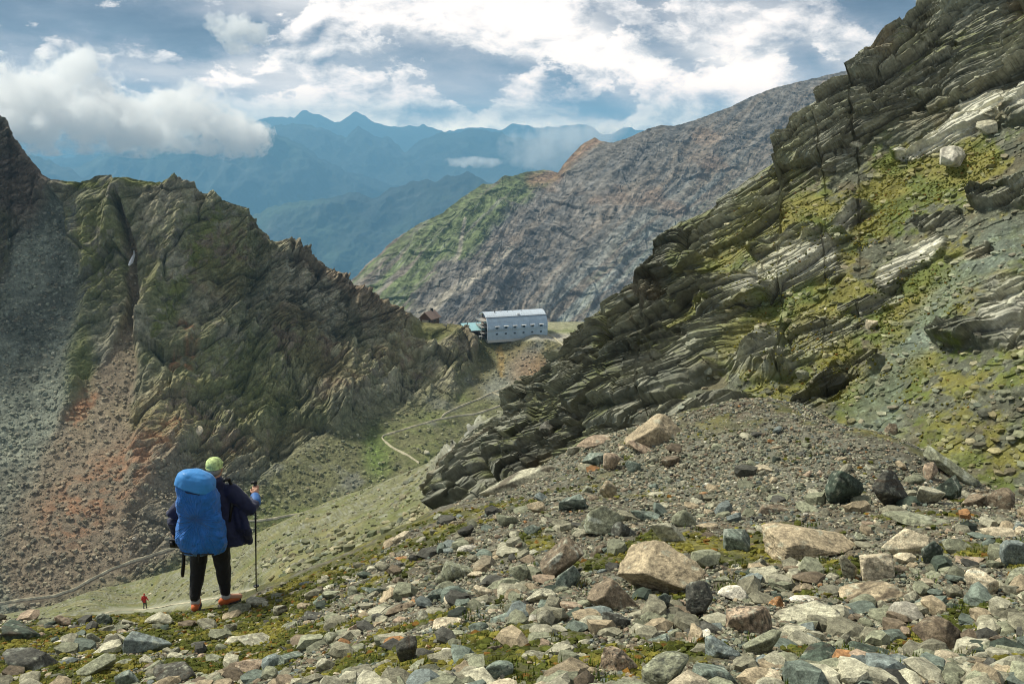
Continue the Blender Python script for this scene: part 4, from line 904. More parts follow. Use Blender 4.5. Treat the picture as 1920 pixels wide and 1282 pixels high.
M_hood = plain('hood metal', (.42,.50,.56), .4, .6)
M_glassd = plain('dark window glass', (.03,.04,.05), .12, 0, .6)
M_wood = plain('weathered red brown boards', (.085,.048,.034), .8, var=.3, scale=6, aniso=(1,1,.1))
M_woodp = plain('grey timber', (.33,.31,.28), .7)
M_turq = plain('turquoise sheet roof', (.36,.62,.66), .35, .3)
M_dark = plain('dull near black', (.03,.03,.03), .9)  # plain near-black for pipes, chimney, door and bracket
M_brownroof = plain('brown shingle roof', (.24,.17,.135), .8, var=.25, scale=3)
M_white = plain('white paint', (.75,.75,.72), .6)
M_stonew = plain('dry stone wall', (.27,.26,.235), .9, var=.4, scale=2.2, bump=.6)
M_concrete = plain('pale concrete', (.42,.43,.40), .8)
M_rail = plain('galvanised rail', (.45,.47,.48), .4, .6)
# mountain hut: half-vault section, long side towards the view
base = P(970, 631, 426); zb = base.z
hut = empty('mountain_hut', (P(963,630,432).x, 432, zb-.9), R(18))
tag(hut, 'long silver blue mountain hut with a curved vault shell and two rows of windows', 'hut')
Lh, Hh, Dh = 27.5, 12.0, 12.5                # length, height, depth
def prof(k=26, inset=0.0):
    "(y, z) outline, front foot to back foot; the front is one sweeping curve"
    pts = [(-Dh/2+inset+.3, 0)]
    for i in range(k+1):
        a = math.pi*(-.06)+(math.pi*.62)*i/k; c_ = (-Dh/2+7.4, 5.2); rx, rz = 7.4-inset, 6.8-inset
        pts.append((c_[0]-rx*math.cos(a), c_[1]+rz*math.sin(a)))
    pts.append((Dh/2-inset, pts[-1][1]-1.6)); pts.append((Dh/2-inset, 0)); return pts
pr = prof()
pin = prof(inset=.35)
n = len(pr); spl = 15
def strip(a, b, x0, x1, th, mat, name, par):
    m = MB(); out = pr[a:b+1]; 
    inn = [(y*(1-th/7), z-(th*.4)) for y, z in out]
    m.prism(out+inn[::-1], x0, x1); return m.build(name, mat, par, smooth=False)
MB().prism(pin, -Lh/2+.9, Lh/2-.4).build('wall', M_wood, hut)
sh = strip(0, spl, -Lh/2, Lh/2, .30, M_skin, 'facade_shell', hut)
rf = strip(spl, n-2, -Lh/2-.15, Lh/2+.1, .30, M_roof, 'roof', hut)
seam = MB()
for k in range(28):
    x = -Lh/2+.5+k*(Lh-1)/27; seam.tube([(x, p[0]-.03, p[1]+.03) for p in pr[1:n-2]], .045, 4)
seam.build('standing_seam', M_skin, sh)
ee = MB(); y_, z_ = pr[spl]; ee.box((0, y_-.22, z_+.02), (Lh+.5, .42, .16)); ee.build('gutter', M_rail, rf)
mm = MB()
for i in range(int(n)-2):
    if i % 1 == 0: mm.tube([(-Lh/2-.02, pr[i][0]*.985, pr[i][1]-.12), (-Lh/2-.02, pr[i+1][0]*.985, pr[i+1][1]-.12)], .2, 5)
mm.build('arch_edge', M_roof, hut)
def surf_y(z):
    "face of the shell at a height"
    for i in range(n-3):
        if pr[i][1] <= z <= pr[i+1][1]: t = (z-pr[i][1])/(pr[i+1][1]-pr[i][1]+1e-9); return pr[i][0]+(pr[i+1][0]-pr[i][0])*t
    return -Dh/2
for r_, z in enumerate((2.75, 5.75)):
    for i in range(6):
        x = -9.6+i*4.05+(.0 if r_ else 0); y = surf_y(z)
        fr = MB(); w_, h_ = (1.35, 1.05) if r_ else (1.05, .85)
        dp = .55 if r_ else .22
        for dx in (-w_/2, w_/2): fr.box((x+dx, y-dp/2+.1, z), (.13, dp, h_+.2))
        fr.box((x, y-dp/2+.1, z-h_/2-.05), (w_, dp, .12))
        wn = fr.build('window', M_hood, hut)
        MB().box((x, y-dp*.25+.05, z), (w_-.12, .06, h_-.05)).build('pane', M_glassd, wn)
        if r_: MB().box((x, y-dp/2-.1, z+h_/2+.16), (w_+.75, dp+.6, .14)).build('hood', M_white, wn)
        else: MB().box((x, y-dp/2-.02, z+h_/2+.08), (w_+.2, dp+.15, .1)).build('hood', M_hood, wn)
sk = MB().box((1.2, pr[spl+2][0]-.2, pr[spl+2][1]+.12), (1.3,.9,.25)).build('skylight', M_white, rf); MB().box((1.2, pr[spl+2][0]-.2, pr[spl+2][1]+.27), (1.0,.6,.05)).build('pane', M_glassd, sk)
for x, h_ in ((-8.8,.9),(-6,.35),(-3,.4),(-.5,.4),(3.5,.35)): MB().tube([(x,-.4,11.7),(x,-.4,12.0+h_)], .22 if h_ > .5 else .14, 8).build('vent_pipe', M_dark if h_ > .5 else M_rail, rf)
# gable end: red-brown boards, three galleries with rails and posts
for fl, z in enumerate((3.1, 5.9, 8.6)):
    half = 5.6 if fl < 2 else 4.2
    gl = MB().box((-Lh/2-.7, .4, z), (3.5, half*1.9, .16)).build('balcony', M_woodp, hut)
    rl = MB()
    for zz_ in (.45, .9): rl.box((-Lh/2-2.4, .4, z+zz_), (.08, half*1.9, .09))
    for k in range(7): rl.box((-Lh/2-2.4, .4-half*.93+k*half*.31, z+.45), (.07,.07,.95))
    rl.build('railing', M_rail, gl)
    for k in range(4):
        wn = MB().box((-Lh/2+.87, -2.7+k*2.0, z+1.45), (.08, 1.15, 1.3)).build('window', M_woodp, hut); MB().box((-Lh/2+.81, -2.7+k*2.0, z+1.45), (.05, .9, 1.05)).build('pane', M_glassd, wn)
for y in (-4.2,-.3,3.6): MB().box((-Lh/2-2.3, y, 4.6 if y < -4 else 5.2), (.16,.16, 9.0 if y < -4 else 10.2)).build('post', M_woodp, hut)
MB().box((.3, 0, -.6), (Lh+.6, Dh-.5, 1.2)).build('terrace', M_concrete, hut); hut.scale = (1,1,.93)
MB().tube([(Lh/2+.2,-3,4.3),(Lh/2+1.6,-3,4.3)], .12).build('lamp_bracket', M_dark, hut)
# annex with the pale turquoise roof
an = empty('annex', (P(888,630,425).x, 427.5, zb-.3), R(18)); tag(an, 'low annex with a pale turquoise roof and open dark front beside the hut', 'annex')
MB().box((0,2.2,1.45),(8.2,3.2,2.9)).build('wall', M_wood, an)
rfm = MB().prism([(-3.0,3.05),(-3.0,3.3),(1,4.4),(5,5.3),(5,5.05),(1,4.15)], -4.6, 4.5).build('roof', M_turq, an)
MB().prism([(-3.06,3.0),(-3.06,3.22),(-3.0,3.22),(-3.0,3.0)], -4.6, 4.5).build('fascia', M_woodp, rfm)
for x in (-4,-1.4,1.4,4): MB().box((x,-2.7,1.5),(.22,.22,3.0)).build('post', M_wood, an)
MB().box((0,-1.0,.12),(8.4,4.0,.24)).build('porch_floor', M_woodp, an)
MB().box((3.4,-2.6,1.5),(1.0,.15,3.0)).build('side_panel', M_wood, an)
MB().tube([(-2.4,1.5,4.2),(-2.4,1.5,6.2)], .16).build('stove_pipe', M_dark, rfm)
tb = empty('picnic_table', (P(901,631,423).x, 423.3, zb+.0), R(7)); tag(tb, 'white table standing in front of the open annex', 'table')
MB().box((0,0,.75),(1.5,.8,.07)).build('tabletop', M_white, tb)
for dx in (-.6,.6): MB().box((dx,0,.36),(.08,.7,.72)).build('leg', M_white, tb)
# little gabled cabin on the knoll
cp = on(C_, 806, 609)[0].astype(float); cz = P(806,606,431)
cab = empty('cabin', (cz.x, 431, cz.z-.4), R(-28)); tag(cab, 'small dark wooden cabin with a brown gable roof on the knoll left of the hut', 'cabin')
MB().prism([(-2.4,-1),(2.4,-1),(2.4,2.9),(0,4.9),(-2.4,2.9)], -3.2, 3.2).build('wall', M_wood, cab)
cab.rotation_euler = (0,0,R(62)); cab.scale = (1.12,1.12,1.15)
for s in (-1,1):
    MB().prism([(0,5.15),(s*3.1,2.55),(s*3.1,2.35),(0,4.9)], -3.7, 3.6).build('roof', M_brownroof, cab)
MB().box((-3.26,0,.8),(.1,2.9,2.6)).build('stone_front', M_stonew, cab); MB().box((-3.3,-1.9,1.3),(.08,.5,1.9)).build('door', M_dark, cab)
ch = MB().box((1.6,0,5.3),(.8,.8,1.3)).build('chimney', M_dark, cab)
MB().box((0,-2.45,1.6),(1.0,.08,.9)).build('window', M_glassd, cab)
fc = P(833,611,428); sg = MB(); sg.box((0,0,.35),(2.6,.7,.7)); sg.build('stone_wall', M_stonew).location = fc
tag(bpy.data.objects['stone_wall'], 'low dry stone wall beside the cabin on the knoll', 'wall')
# ------------------------------------------------------------------ people
def cap_limb(m, pts, rs, n=14, sq=None):
    "rounded tapering limb through joints"
    pts = [Vector(p) for p in pts]; P2, R2 = [], []
    t = (pts[1]-pts[0]).normalized()
    for k in range(4): a = math.pi/2*k/4; P2.append(pts[0]-t*rs[0]*math.cos(a)); R2.append(max(rs[0]*math.sin(a), rs[0]*.02))
    for i in range(len(pts)):
        P2.append(pts[i]); R2.append(rs[i])
        if i < len(pts)-1:
            for q in (1/3, 2/3): P2.append(pts[i].lerp(pts[i+1], q)); s_ = q*q*(3-2*q); R2.append(rs[i]*(1-s_)+rs[i+1]*s_)
    t = (pts[-1]-pts[-2]).normalized()
    for k in range(1, 5): a = math.pi/2*k/4; P2.append(pts[-1]+t*rs[-1]*math.sin(a)); R2.append(max(rs[-1]*math.cos(a), rs[-1]*.02))
    m.tube(P2, R2, n)
def loft(m, rings, n=40, pw=2.0, fold=None):
    "closed body from level rings (cx, cy, z, rx, ry[, power])"
    b = len(m.v)
    for i, r_ in enumerate(rings):
        cx, cy_, z, rx, ry = r_[:5]; p = r_[5] if len(r_) > 5 else pw
        for k in range(n):
            a = 2*math.pi*k/n; c, s = math.cos(a), math.sin(a); x = abs(c)**(2/p)*math.copysign(1,c); y = abs(s)**(2/p)*math.copysign(1,s)
            f = 1+(fold(a, z) if fold else 0); m.v.append((cx+rx*x*f, cy_+ry*y*f, z))
    for i in range(len(rings)-1):
        for k in range(n): j = (k+1) % n; m.f.append((b+i*n+k, b+i*n+j, b+(i+1)*n+j, b+(i+1)*n+k))
    m.f.append(tuple(b+k for k in range(n))[::-1]); e = b+(len(rings)-1)*n; m.f.append(tuple(e+k for k in range(n)))
def fuse(o, vox, smooth=6, disp=0, dsc=.1):
    r_ = o.modifiers.new('fuse', 'REMESH'); r_.mode = 'VOXEL'; r_.voxel_size = vox; r_.use_smooth_shade = True
    s = o.modifiers.new('relax', 'SMOOTH'); s.factor = .5; s.iterations = smooth
    if disp:
        tx = bpy.data.textures.new('folds', 'CLOUDS'); tx.noise_scale = dsc; tx.noise_depth = 3
        d = o.modifiers.new('folds', 'DISPLACE'); d.texture = tx; d.strength = disp; d.mid_level = .5; d.texture_coords = 'LOCAL'
    return o
def cloth(name, col, rough=.75, var=.1): 
    m = plain(name, col, rough, 0, .3, var, 9, .25); m.node_tree.nodes['Principled BSDF'].inputs['Sheen Weight'].default_value = .15; return m
K_skin = plain('skin', (.50,.27,.18), .55, var=.05); K_black = cloth('black trousers', (.012,.012,.014)); K_navy = cloth('navy jacket', (.010,.014,.050), .65)
K_blue = cloth('blue jacket cloth', (.03,.13,.38), .6); K_cover = cloth('bright blue rain cover', (.014,.15,.52), .45, .14)
def creased(m):
    T = NT(m.node_tree); b = m.node_tree.nodes['Principled BSDF']; oc = T.new('ShaderNodeTexCoord').outputs['Object']
    x, y, z = T.sep(oc); zz_ = T.m('SUBTRACT', z, .46); an_ = T.m('ARCTAN2', zz_, T.m('ADD', x, .001)); rr_ = T.m('SQRT', T.m('ADD', T.m('MULTIPLY', x, x), T.m('MULTIPLY', zz_, zz_)))
    v = T.xyz(T.m('MULTIPLY', an_, 2.6), T.m('MULTIPLY', rr_, 2.2), 0.0); n = T.noise(v, 1.6, 4.0, .55, .6); n2 = T.noise(T.vm('MULTIPLY', oc, (3, 3, 9)), 2.0, 5.0, .6)
    h = T.m('ADD', T.m('ABSOLUTE', T.m('SUBTRACT', n, .5)), T.m('MULTIPLY', n2, .25)); bp = T.new('ShaderNodeBump'); bp.inputs['Strength'].default_value = .9; bp.inputs['Distance'].default_value = .09; T.put(bp.inputs['Height'], h); T.put(b.inputs['Normal'], bp.outputs[0])
creased(K_cover)
K_cover_lit = cloth('lit blue cover cloth', (.04,.24,.60), .45, .12)  # paler blue puts the light on the pack's top into the colour
K_lime = plain('lime cap cloth', (.46,.58,.24), .8, var=.6, scale=26); K_shoe = cloth('orange shoe', (.55,.13,.035), .7); K_sole = plain('shoe sole', (.05,.045,.04), .8); K_sock = cloth('pale grey sock', (.45,.45,.45))
K_rubber = plain('black plastic', (.012,.012,.013), .4); K_alu = plain('black pole', (.02,.02,.022), .3, .4); K_hair = plain('grey hair', (.30,.28,.25), .8); K_red = cloth('red jacket', (.42,.02,.018)); K_grey = cloth('dark grey trousers', (.05,.05,.055)); K_green = cloth('green trim', (.15,.5,.05))
def hand(m, w_, d, up, side, curl, s=1.0):
    "palm, four unequal bent fingers and a thumb leaving the side of the palm"
    w_ = Vector(w_); d = Vector(d).normalized(); side = Vector(side).normalized(); dn = d.cross(side).normalized()*(1 if up > 0 else -1)
    cap_limb(m, [w_, w_+d*.045*s], [.026*s, .033*s], 10); cap_limb(m, [w_+d*.03*s-side*.022*s, w_+d*.075*s-side*.02*s], [.017*s, .016*s], 8); cap_limb(m, [w_+d*.03*s+side*.022*s, w_+d*.075*s+side*.02*s], [.017*s, .016*s], 8)
    for k, L in enumerate((.070,.080,.074,.058)):
        b = w_+d*.082*s+side*(k-1.5)*.019*s; q = d.copy(); pts = [b]
        for seg, a in ((.42, curl*.6), (.32, curl), (.26, curl)):
            q = (q*math.cos(a)+dn*math.sin(a)).normalized(); pts.append(pts[-1]+q*L*seg*s)
        cap_limb(m, pts, [.0095*s,.009*s,.0085*s,.0075*s], 8)
    b = w_+d*.035*s-side*.03*s; cap_limb(m, [b, b-side*.022*s+d*.022*s+dn*.012*s, b-side*.02*s+d*.048*s+dn*.03*s], [.013*s,.0105*s,.009*s], 8)
def person(root, J, jacket, trousers, cap, shoe, sock=None, pack=False, vox=.009):
    body = MB()
    nk, hd = Vector(J['neck']), Vector(J['head'])
    loft(body, [(hd.x, hd.y+.01, hd.z-.115, .035, .045), (hd.x, hd.y+.02, hd.z-.095, .055, .072), (hd.x, hd.y+.015, hd.z-.05, .07, .092), (hd.x, hd.y, hd.z, .076, .098), (hd.x, hd.y-.005, hd.z+.05, .074, .094), (hd.x, hd.y-.005, hd.z+.09, .055, .07), (hd.x, hd.y-.005, hd.z+.11, .02, .03)], 20)
    cap_limb(body, [hd+Vector((0,.095,.0)), hd+Vector((0,.112,-.028))], [.010,.014], 8)                                   # nose
    for s in (-1,1): cap_limb(body, [hd+Vector((s*.078,-.005,.015)), hd+Vector((s*.080,-.003,-.025))], [.014,.010], 8)        # ears
    cap_limb(body, [hd+Vector((-.02,.092,-.062)), hd+Vector((.02,.092,-.062))], [.008,.008], 6)                              # lips
    cap_limb(body, [nk+Vector((0,-.01,-.06)), nk, hd+Vector((0,-.02,-.05))], [.075,.06,.062], 12)
    cap_limb(body, [J['pelvis'], (Vector(J['pelvis'])+Vector(J['chest']))/2, J['chest'], nk+Vector((0,0,-.08))], [.14,.125,.145,.10], 16)
    for s in 'LR':
        cap_limb(body, [J['sh'+s], J['el'+s], J['wr'+s]], [.055,.042,.028], 10); cap_limb(body, [J['hip'+s], J['kn'+s], J['an'+s]], [.085,.058,.042], 12)
        cap_limb(body, [J['an'+s], Vector(J['an'+s])+Vector(J['toe'+s])*.16+Vector((0,0,-.05))], [.04,.035], 8)
        hand(body, *J['hand'+s])
    fuse(body.build('body', K_skin, root), vox*.62, 2)
    tr = MB(); 
    for s in 'LR': cap_limb(tr, [J['hip'+s], J['kn'+s], Vector(J['an'+s])+Vector((0,0,.065))], [.118,.086,.060], 18)
    cap_limb(tr, [Vector(J['hipL'])+Vector((.0,0,.04)), Vector(J['hipR'])+Vector((0,0,.04))], [.135,.135], 16)
    fuse(tr.build('trousers', trousers, root), vox, 4, .018, .07)
    jk = MB(); pv, chs = Vector(J['pelvis']), Vector(J['chest']); fl = J.get('flare', 0)
    fold = lambda a, z: .035*math.sin(a*9+z*7)*max(0, 1.15-z)+.02*math.sin(a*5+z*13)
    hem = pv.z-.14
    loft(jk, [(pv.x+fl*.5, pv.y, hem, .20+fl*.5, .155), (pv.x+fl*.42, pv.y, hem+.08, .198+fl*.42, .155), (pv.x+fl*.25, pv.y, pv.z+.08, .19+fl*.25, .15), (chs.x+fl*.1, chs.y, chs.z-.1, .195+fl*.08, .145), (chs.x, chs.y, chs.z+.06, .205, .14),
        (chs.x, chs.y, nk.z-.08, .19, .115), (nk.x, nk.y, nk.z-.035, .12, .09), (nk.x, nk.y, nk.z+.04, .105, .10), (nk.x-.005, nk.y, nk.z+.075, .095, .095), (nk.x-.005, nk.y, nk.z+.085, .07, .07)], 44, 2.3, fold)
    for s in 'LR': 
        sh, e, w_ = Vector(J['sh'+s]), Vector(J['el'+s]), Vector(J['wr'+s]); cap_limb(jk, [sh, e, e.lerp(w_, .93)], [.092,.076,.05], 16)
    if fl: 
        for k in range(5): x = pv.x+.14+fl*1.45*k/4; cap_limb(jk, [(x*.72+.05, chs.y+.02, chs.z-.05), (x, pv.y+.03-.02*k, pv.z+.05), (x+.01, pv.y+.03, hem-.00)], [.05,.045,.035], 10)
    fuse(jk.build('jacket', jacket, root), vox*1.2, 4, .035, .10)
    # cap: rounded crown, seam and peak
    cp_ = MB(); z0 = hd.z+.018
    loft(cp_, [(hd.x, hd.y-.004, z0, .088, .108), (hd.x, hd.y-.004, z0+.04, .089, .108), (hd.x, hd.y-.006, z0+.075, .080, .096), (hd.x, hd.y-.008, z0+.10, .058, .070), (hd.x, hd.y-.01, z0+.115, .022, .028)], 28)
    co_ = cp_.build('cap', cap, root, True)
    br = MB(); loft(br, [(hd.x, hd.y+.13, z0+.004, .062, .05), (hd.x, hd.y+.13, z0+.014, .06, .048)], 20); br.build('peak', cap, co_, True)
    bd = MB(); loft(bd, [(hd.x, hd.y-.004, z0-.006, .090, .110), (hd.x, hd.y-.004, z0+.012, .0905, .1105)], 28); bd.build('band', cap, co_, True)
    hr = MB(); loft(hr, [(hd.x, hd.y-.022, hd.z-.055, .060, .080), (hd.x, hd.y-.016, hd.z-.02, .078, .093), (hd.x, hd.y-.012, hd.z+.03, .080, .096)], 24); hr.build('hair', K_hair, root, True)
    for s in 'LR':
        a = Vector(J['an'+s]); t = Vector(J['toe'+s]).normalized(); sh = MB(); fz = a.z-.085
        sd = Vector((t.y,-t.x,0))
        def ring(q, wd, z): return [a+t*q+sd*wd*c+Vector((0,0,z-a.z+0)) for c in (-1,-.6,.6,1)]
        cap_limb(sh, [a+t*-.045+Vector((0,0,-.04)), a+t*.05+Vector((0,0,-.045)), a+t*.145+Vector((0,0,-.064))], [.044,.043,.033], 12); cap_limb(sh, [a+Vector((0,0,.0)), a+Vector((0,0,-.05))], [.05,.045], 12)
        so_ = fuse(sh.build('shoe', shoe, root), .008, 2)
        sl = MB(); b = len(sl.v); ol = [(-.09,.025),(-.08,.042),(0,.042),(.07,.046),(.13,.045),(.175,.03),(.187,0)]; ol = ol+[(q,-w_) for q, w_ in ol[-2::-1]]
        for z in (a.z-.108, a.z-.082):
            for q, w_ in ol: sl.v.append(tuple(Vector((a.x,a.y,z))+t*q+sd*w_))
        n_ = len(ol); sl.f += [tuple(b+i for i in range(n_)), tuple(b+n_+i for i in range(n_))]+[(b+i, b+(i+1)%n_, b+n_+(i+1)%n_, b+n_+i) for i in range(n_)]
        sl.build('sole', K_sole, so_)
        if sock: sk_ = MB(); cap_limb(sk_, [a+Vector((0,0,.01)), a+Vector((0,0,.045))], [.053,.050], 14); sk_.build('sock', sock, root, True)
hx = P(395,1141,10.3); hz0 = float(gz(hx.x, 10.3)); fL = P(367,1142,10.25); fR = P(424,1134,10.35)
hk = empty('person', (hx.x, 10.3, hz0)); tag(hk, 'person seen from behind in navy jacket, black trousers, lime cap and orange shoes', 'person')
zL = float(gz(fL.x, fL.y))-hz0; zR = float(gz(fR.x, fR.y))-hz0
Jh = dict(neck=(.03,.03,1.50), head=(.012,.09,1.665), pelvis=(-.02,.0,.96), chest=(.0,.02,1.28), shL=(-.20,.02,1.42), elL=(-.41,-.04,1.16), wrL=(-.42,.06,.92), shR=(.205,.03,1.42), elR=(.44,.05,1.20), wrR=(.42,.26,1.27),
    hipL=(-.115,0,.90), knL=(-.15,.02,.49), anL=(fL.x-hx.x, -.05, zL+.115), toeL=(-.12,1,0), hipR=(.085,0,.90), knR=(.125,.04,.50), anR=(fR.x-hx.x, .05, zR+.115), toeR=(.75,.75,0),
    handL=((-.42,.07,.90), (.0,.25,-1), 1, (0,1,.2), .75), handR=((.42,.27,1.275), (-.05,.35,.9), 1, (.9,.2,.1), 1.15), flare=.20)
for k_, v_ in list(Jh.items()):
    if k_ in ('neck','head','chest','pelvis','shL','elL','wrL','shR','elR','wrR','hipL','hipR','knL','knR'): Jh[k_] = (v_[0]+.062*v_[2], v_[1], v_[2]*.975)
    elif k_ in ('handL','handR'): q_ = v_[0]; Jh[k_] = ((q_[0]+.062*q_[2], q_[1], q_[2]*.975),)+v_[1:]
person(hk, Jh, K_navy, K_black, K_lime, K_shoe, K_sock)
for o in list(bpy.data.objects):
    if o.parent == hk and o.name.startswith('jacket'):
        cf = MB(); cap_limb(cf, [(.522,.17,1.205), (.502,.245,1.238)], [.062,.056], 14); fuse(cf.build('cuff', K_blue, o), .008, 2)
        gt = MB(); cap_limb(gt, [(.235,-.175,1.0), (.25,-.18,.95)], [.022,.018], 8); gt.build('green_tab', K_green, o, True)
# rucksack under its rain cover
pk = empty('backpack', (hx.x+.03, 10.3-.28, hz0+.80)); pk.scale = (.97,.9,.95); pk.rotation_euler = (0,R(3),0); tag(pk, 'big rucksack under a bright blue rain cover on the back of the walker', 'backpack')
m = MB(); rg = []
import itertools
for z, cx, rx, ry in ((-.0,.02,.17,.10),(.03,.02,.235,.155),(.12,.01,.268,.19),(.25,.0,.272,.205),(.38,-.005,.255,.19),(.48,-.01,.235,.175),(.58,-.02,.235,.175),(.70,-.03,.225,.17),(.80,-.04,.215,.165),(.88,-.05,.195,.15),(.93,-.055,.15,.12),(.955,-.06,.08,.07)): rg.append((cx, -.02*(z*2-1), z*.985, rx*(.97+.05*math.sin(z*14)), ry*.9))
def pf(a, z):
    x_ = math.cos(a); r_ = math.atan2(z-.45, x_*.22+1e-6); return .034*math.sin(r_*11+2*math.sin(z*17))*math.exp(-((z-.45)/.2)**2)+.020*math.sin(a*11-z*34)*math.exp(-((z-.12)/.14)**2)+.020*math.sin(a*5+z*19)+.012*math.sin(a*13+z*41)
def resample(rg, n=46):
    A = np.array(rg); t = np.linspace(0, 1, len(A)); tt = np.linspace(0, 1, n); return [tuple(np.interp(q, t, A[:,k]) for k in range(5)) for q in tt]
loft(m, resample(rg), 96, 3.0, pf); cv = m.build('rain_cover', K_cover, pk, True)
sm_ = cv.modifiers.new('relax', 'SMOOTH'); sm_.iterations = 3
tx = bpy.data.textures.new('wrinkles', 'MUSGRAVE' if False else 'CLOUDS'); tx.noise_scale = .16; tx.noise_depth = 4; d_ = cv.modifiers.new('wrinkles', 'DISPLACE'); d_.texture = tx; d_.strength = .085; d_.texture_coords = 'LOCAL'
# lit top of the cover: brightness painted as paler cloth, slumping right
m = MB(); loft(m, resample([(-.05,-.01,.775,.214,.176),(-.05,-.01,.83,.213,.172),(-.055,-.012,.89,.197,.158),(-.058,-.014,.94,.155,.126),(-.06,-.015,.968,.085,.075),(-.06,-.015,.975,.02,.02)], 22), 72, 2.6, lambda a, z: .02*math.sin(a*5+z*20))
ld = m.build('lit_cover_top', K_cover_lit, pk, True); d_ = ld.modifiers.new('wrinkles', 'DISPLACE'); d_.texture = tx; d_.strength = .03; d_.texture_coords = 'LOCAL'; ld.rotation_euler = (0, R(12), 0); ld.location = (-.165,0,.02)
for s in (-1,1):
    m = MB(); m.tube([(.115+s*.13,.24,.30),(.115+s*.15,.30,.5),(.115+s*.14,.34,.70),(.115+s*.12,.28,.80),(.115+s*.10,.18,.82)], .022, 8); m.build('shoulder_strap', K_rubber, pk, True)
m = MB(); loft(m, [(.0,.02,.035,.225,.155),(.0,.02,.05,.232,.16)], 60, 3.0); m.build('drawcord', K_rubber, pk, True)
m = MB(); m.box((.02,-.175,.045),(.03,.02,.03)); m.tube([(.02,-.185,.04),(.03,-.19,-.03)], .005, 5); m.build('cord_toggle', K_rubber, pk)
m = MB(); m.tube([(-.215,-.02,.78),(-.1,-.165,.775),(.03,-.168,.76),(.13,-.03,.75)], .006, 5); m.build('seam', K_navy, pk, True)
# hanging strap and camera in the left hand
cm = empty('camera_bag', (hx.x-.335, 10.3+.04, hz0+.76)); tag(cm, 'black camera held low in the left hand of the walker', 'camera')
m = MB(); m.box((0,0,.03),(.15,.09,.11)); m.build('camera_body', K_rubber, cm, bevel=.015); m = MB(); m.tube([(-.03,-.03,.03),(-.055,-.045,.02)], [.034,.038], 14); m.build('lens', K_rubber, cm, True)
m = MB(); m.box((0,0,.095),(.06,.06,.04)); m.build('viewfinder', K_rubber, cm, bevel=.01)
m = MB(); m.tube([(.05,-.02,.05),(.085,-.05,-.05),(.075,-.05,-.18),(.055,-.05,-.31),(.05,-.045,-.36)], [.014,.02,.02,.022,.016], 6); m.build('strap', K_rubber, cm, True)
# trekking pole, planted beside the right boot
tip = P(480,1100,10.75); tz = float(gz(tip.x, tip.y)); gx = hx+Vector((.40,.33,0)); pole = empty('trekking_pole', (tip.x, tip.y, tz)); tag(pole, 'black trekking pole held in the right hand of the walker', 'pole')
top = Vector((hx.x+.485, 10.3+.335, hz0+1.37))-Vector((tip.x, tip.y, tz))
lt = lambda q: top*q
MB().tube([lt(0), lt(.03)], [.004,.007], 8).build('tip', K_alu, pole, True); MB().tube([lt(.03), lt(.42), lt(.425), lt(.86)], [.007,.0085,.010,.011], 10).build('shaft', K_alu, pole, True)
MB().tube([lt(.05), lt(.056)], [.032,.034], 14).build('basket', K_rubber, pole, True); MB().tube([lt(.86), lt(.90), lt(.95), lt(1.0)], [.016,.019,.017,.021], 12).build('grip', K_rubber, pole, True)
MB().tube([lt(1.0)+Vector((-.045,.0,.0)), lt(1.0)+Vector((.02,0,.012))], [.014,.02], 8).build('grip_knob', K_rubber, pole, True)
MB().tube([lt(.97), lt(.93)+Vector((-.05,-.02,0)), lt(.88)+Vector((-.04,-.03,0)), lt(.86)], .006, 6).build('wrist_loop', K_rubber, pole, True)
# the walker in red, far down on the path
rp = on(B_, 272, 1141)[0].astype(float)
rd = empty('person', (rp[0], rp[1], rp[2]+.02)); tag(rd, 'tiny distant person in a red jacket walking on the path below', 'person')
Jr = dict(neck=(0,.03,1.48), head=(.0,.07,1.64), pelvis=(0,0,.94), chest=(0,.02,1.26), shL=(-.2,.02,1.40), elL=(-.27,-.03,1.14), wrL=(-.30,.06,.92), shR=(.2,.02,1.40), elR=(.33,.0,1.15), wrR=(.40,.10,.96),
    hipL=(-.1,0,.9), knL=(-.10,.03,.49), anL=(-.09,-.12,.115), toeL=(-.05,1,0), hipR=(.1,0,.9), knR=(.11,.10,.50), anR=(.10,.14,.115), toeR=(.05,1,0),
    handL=((-.30,.07,.90),(0,.2,-1),1,(0,1,.2),.5), handR=((.40,.11,.94),(.05,.2,-1),1,(0,1,.2),.5))
person(rd, Jr, K_red, K_grey, K_red, K_rubber, None, vox=.02)
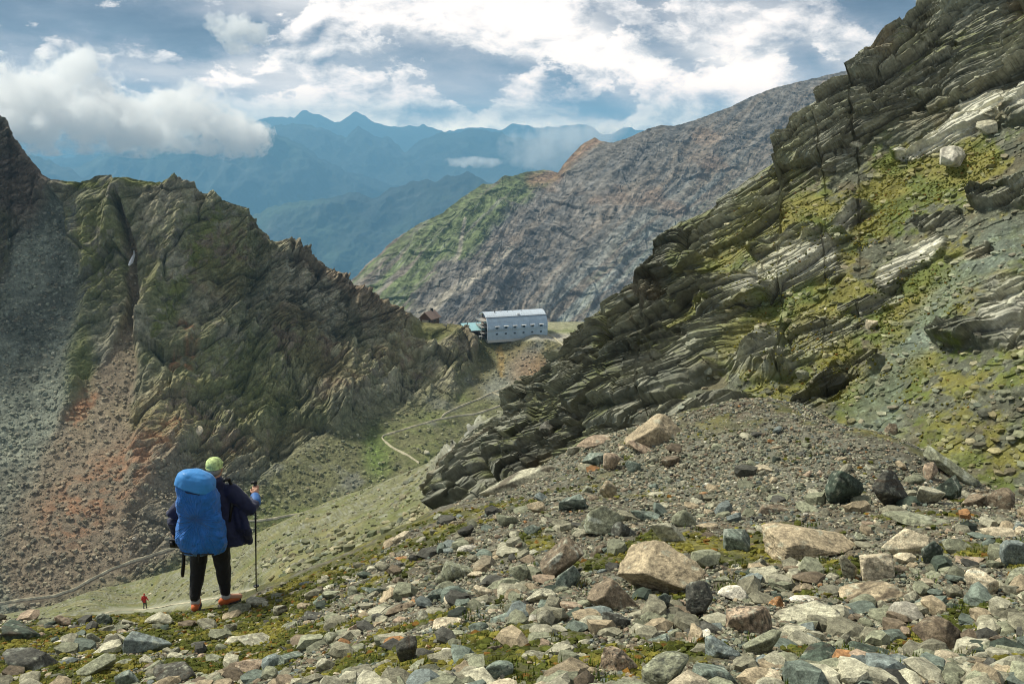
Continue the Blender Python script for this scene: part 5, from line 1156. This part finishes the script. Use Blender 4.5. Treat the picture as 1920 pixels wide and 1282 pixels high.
# ------------------------------------------------------------------ low clouds: real volumes of droplets drifting in front of the ranges
def cloud(label, blobs, Yd, dens, nsc, edge=.15, thick=.8, kind='stuff'):
    pc = [(P(x, y, Yd+dy), rx/F*Yd, ry/F*Yd) for x, y, rx, ry, dy in blobs]
    cx = sum((p for p, _, _ in pc), Vector())/len(pc)
    bm = bmesh.new()
    lo = Vector([min(p[i]-max(rx,ry)*1.5 for p, rx, ry in pc) for i in range(3)]); hi = Vector([max(p[i]+max(rx,ry)*1.5 for p, rx, ry in pc) for i in range(3)])
    mb = MB(); V0, F0 = ICO[2]
    for p, rx, ry in pc:
        b = len(mb.v); mb.v += [tuple(p-cx+Vector((v[0]*rx*1.45, v[1]*rx*thick*1.45, v[2]*ry*1.5))) for v in V0]; mb.f += [tuple(int(i)+b for i in f) for f in F0]
    m = bpy.data.materials.new('cloud droplets'); m.use_nodes = True; T = NT(m.node_tree); T.n.clear()
    oc = T.new('ShaderNodeTexCoord').outputs['Object']; S = blobs[0][2]/F*Yd
    wn = T.vm('SCALE', T.vm('SUBTRACT', T.noise(oc, 1/(S*.9), 3, .6, 0, True), (.5,.5,.5)), S*.75); q = T.vm('ADD', oc, wn)
    f = None
    for p, rx, ry in pc:
        v = T.vm('MULTIPLY', T.vm('SUBTRACT', q, tuple(p-cx)), (1/rx, 1/(rx*thick), 1/ry)); l = T.m('SUBTRACT', 1, T.vm('LENGTH', v, out=1)); f = l if f is None else T.m('SMOOTH_MAX', f, l, .25)
    n = T.noise(oc, 1/nsc, 8, .64); f = T.m('ADD', f, T.m('MULTIPLY', T.m('SUBTRACT', n, .5), 4.2))
    d = T.mr(f, .02, edge, 0, dens, True)
    pv = T.new('ShaderNodeVolumePrincipled'); pv.inputs['Color'].default_value = (1,1,1,1); pv.inputs['Anisotropy'].default_value = 0; T.put(pv.inputs['Density'], d)
    T.l.new(pv.outputs[0], T.new('ShaderNodeOutputMaterial').inputs['Volume'])
    o = mb.build('cloud', m); o.location = cx; r_ = o.modifiers.new('hull', 'REMESH'); r_.mode = 'VOXEL'; r_.voxel_size = S*.22
    m.cycles.volume_step_rate = 1.0
    tag(o, kind='stuff'); return o
cloud('', [(-70,190,130,70,0),(60,205,120,62,0),(148,150,70,52,0),(195,228,100,46,-50),(275,250,80,34,0),(362,214,78,48,0),(440,258,62,34,0),(30,230,60,30,0)], 2300, .034, 58)
cloud('', [(1040,272,80,40,0),(1000,292,56,22,0),(1110,250,60,28,0),(1085,280,40,26,0)], 9000, .0022, 240)
cloud('', [(880,304,40,8,0),(915,306,30,7,0)], 8000, .006, 90)
cloud('', [(440,52,38,24,0),(482,64,26,18,0),(408,46,22,18,0),(447,88,22,12,0)], 2400, .030, 36)
# ------------------------------------------------------------------ air: one closed box of thin haze round everything
hz = mesh_np('haze', [(x,y,z) for z in (-3600,560) for y in (-6000,25500) for x in (-22000,22000)], [(0,2,3,1),(4,5,7,6),(0,1,5,4),(2,6,7,3),(0,4,6,2),(1,3,7,5)], smooth=False)
tag(hz, kind='stuff')
m = bpy.data.materials.new('haze air'); m.use_nodes = True; T = NT(m.node_tree); T.n.clear()
pv = T.new('ShaderNodeVolumePrincipled'); pv.inputs['Color'].default_value = (.25,.53,.77,1); pv.inputs['Density'].default_value = 8.5e-5; pv.inputs['Anisotropy'].default_value = .15
o_ = T.new('ShaderNodeOutputMaterial'); T.l.new(pv.outputs[0], o_.inputs['Volume'])
hz.data.materials.append(m)
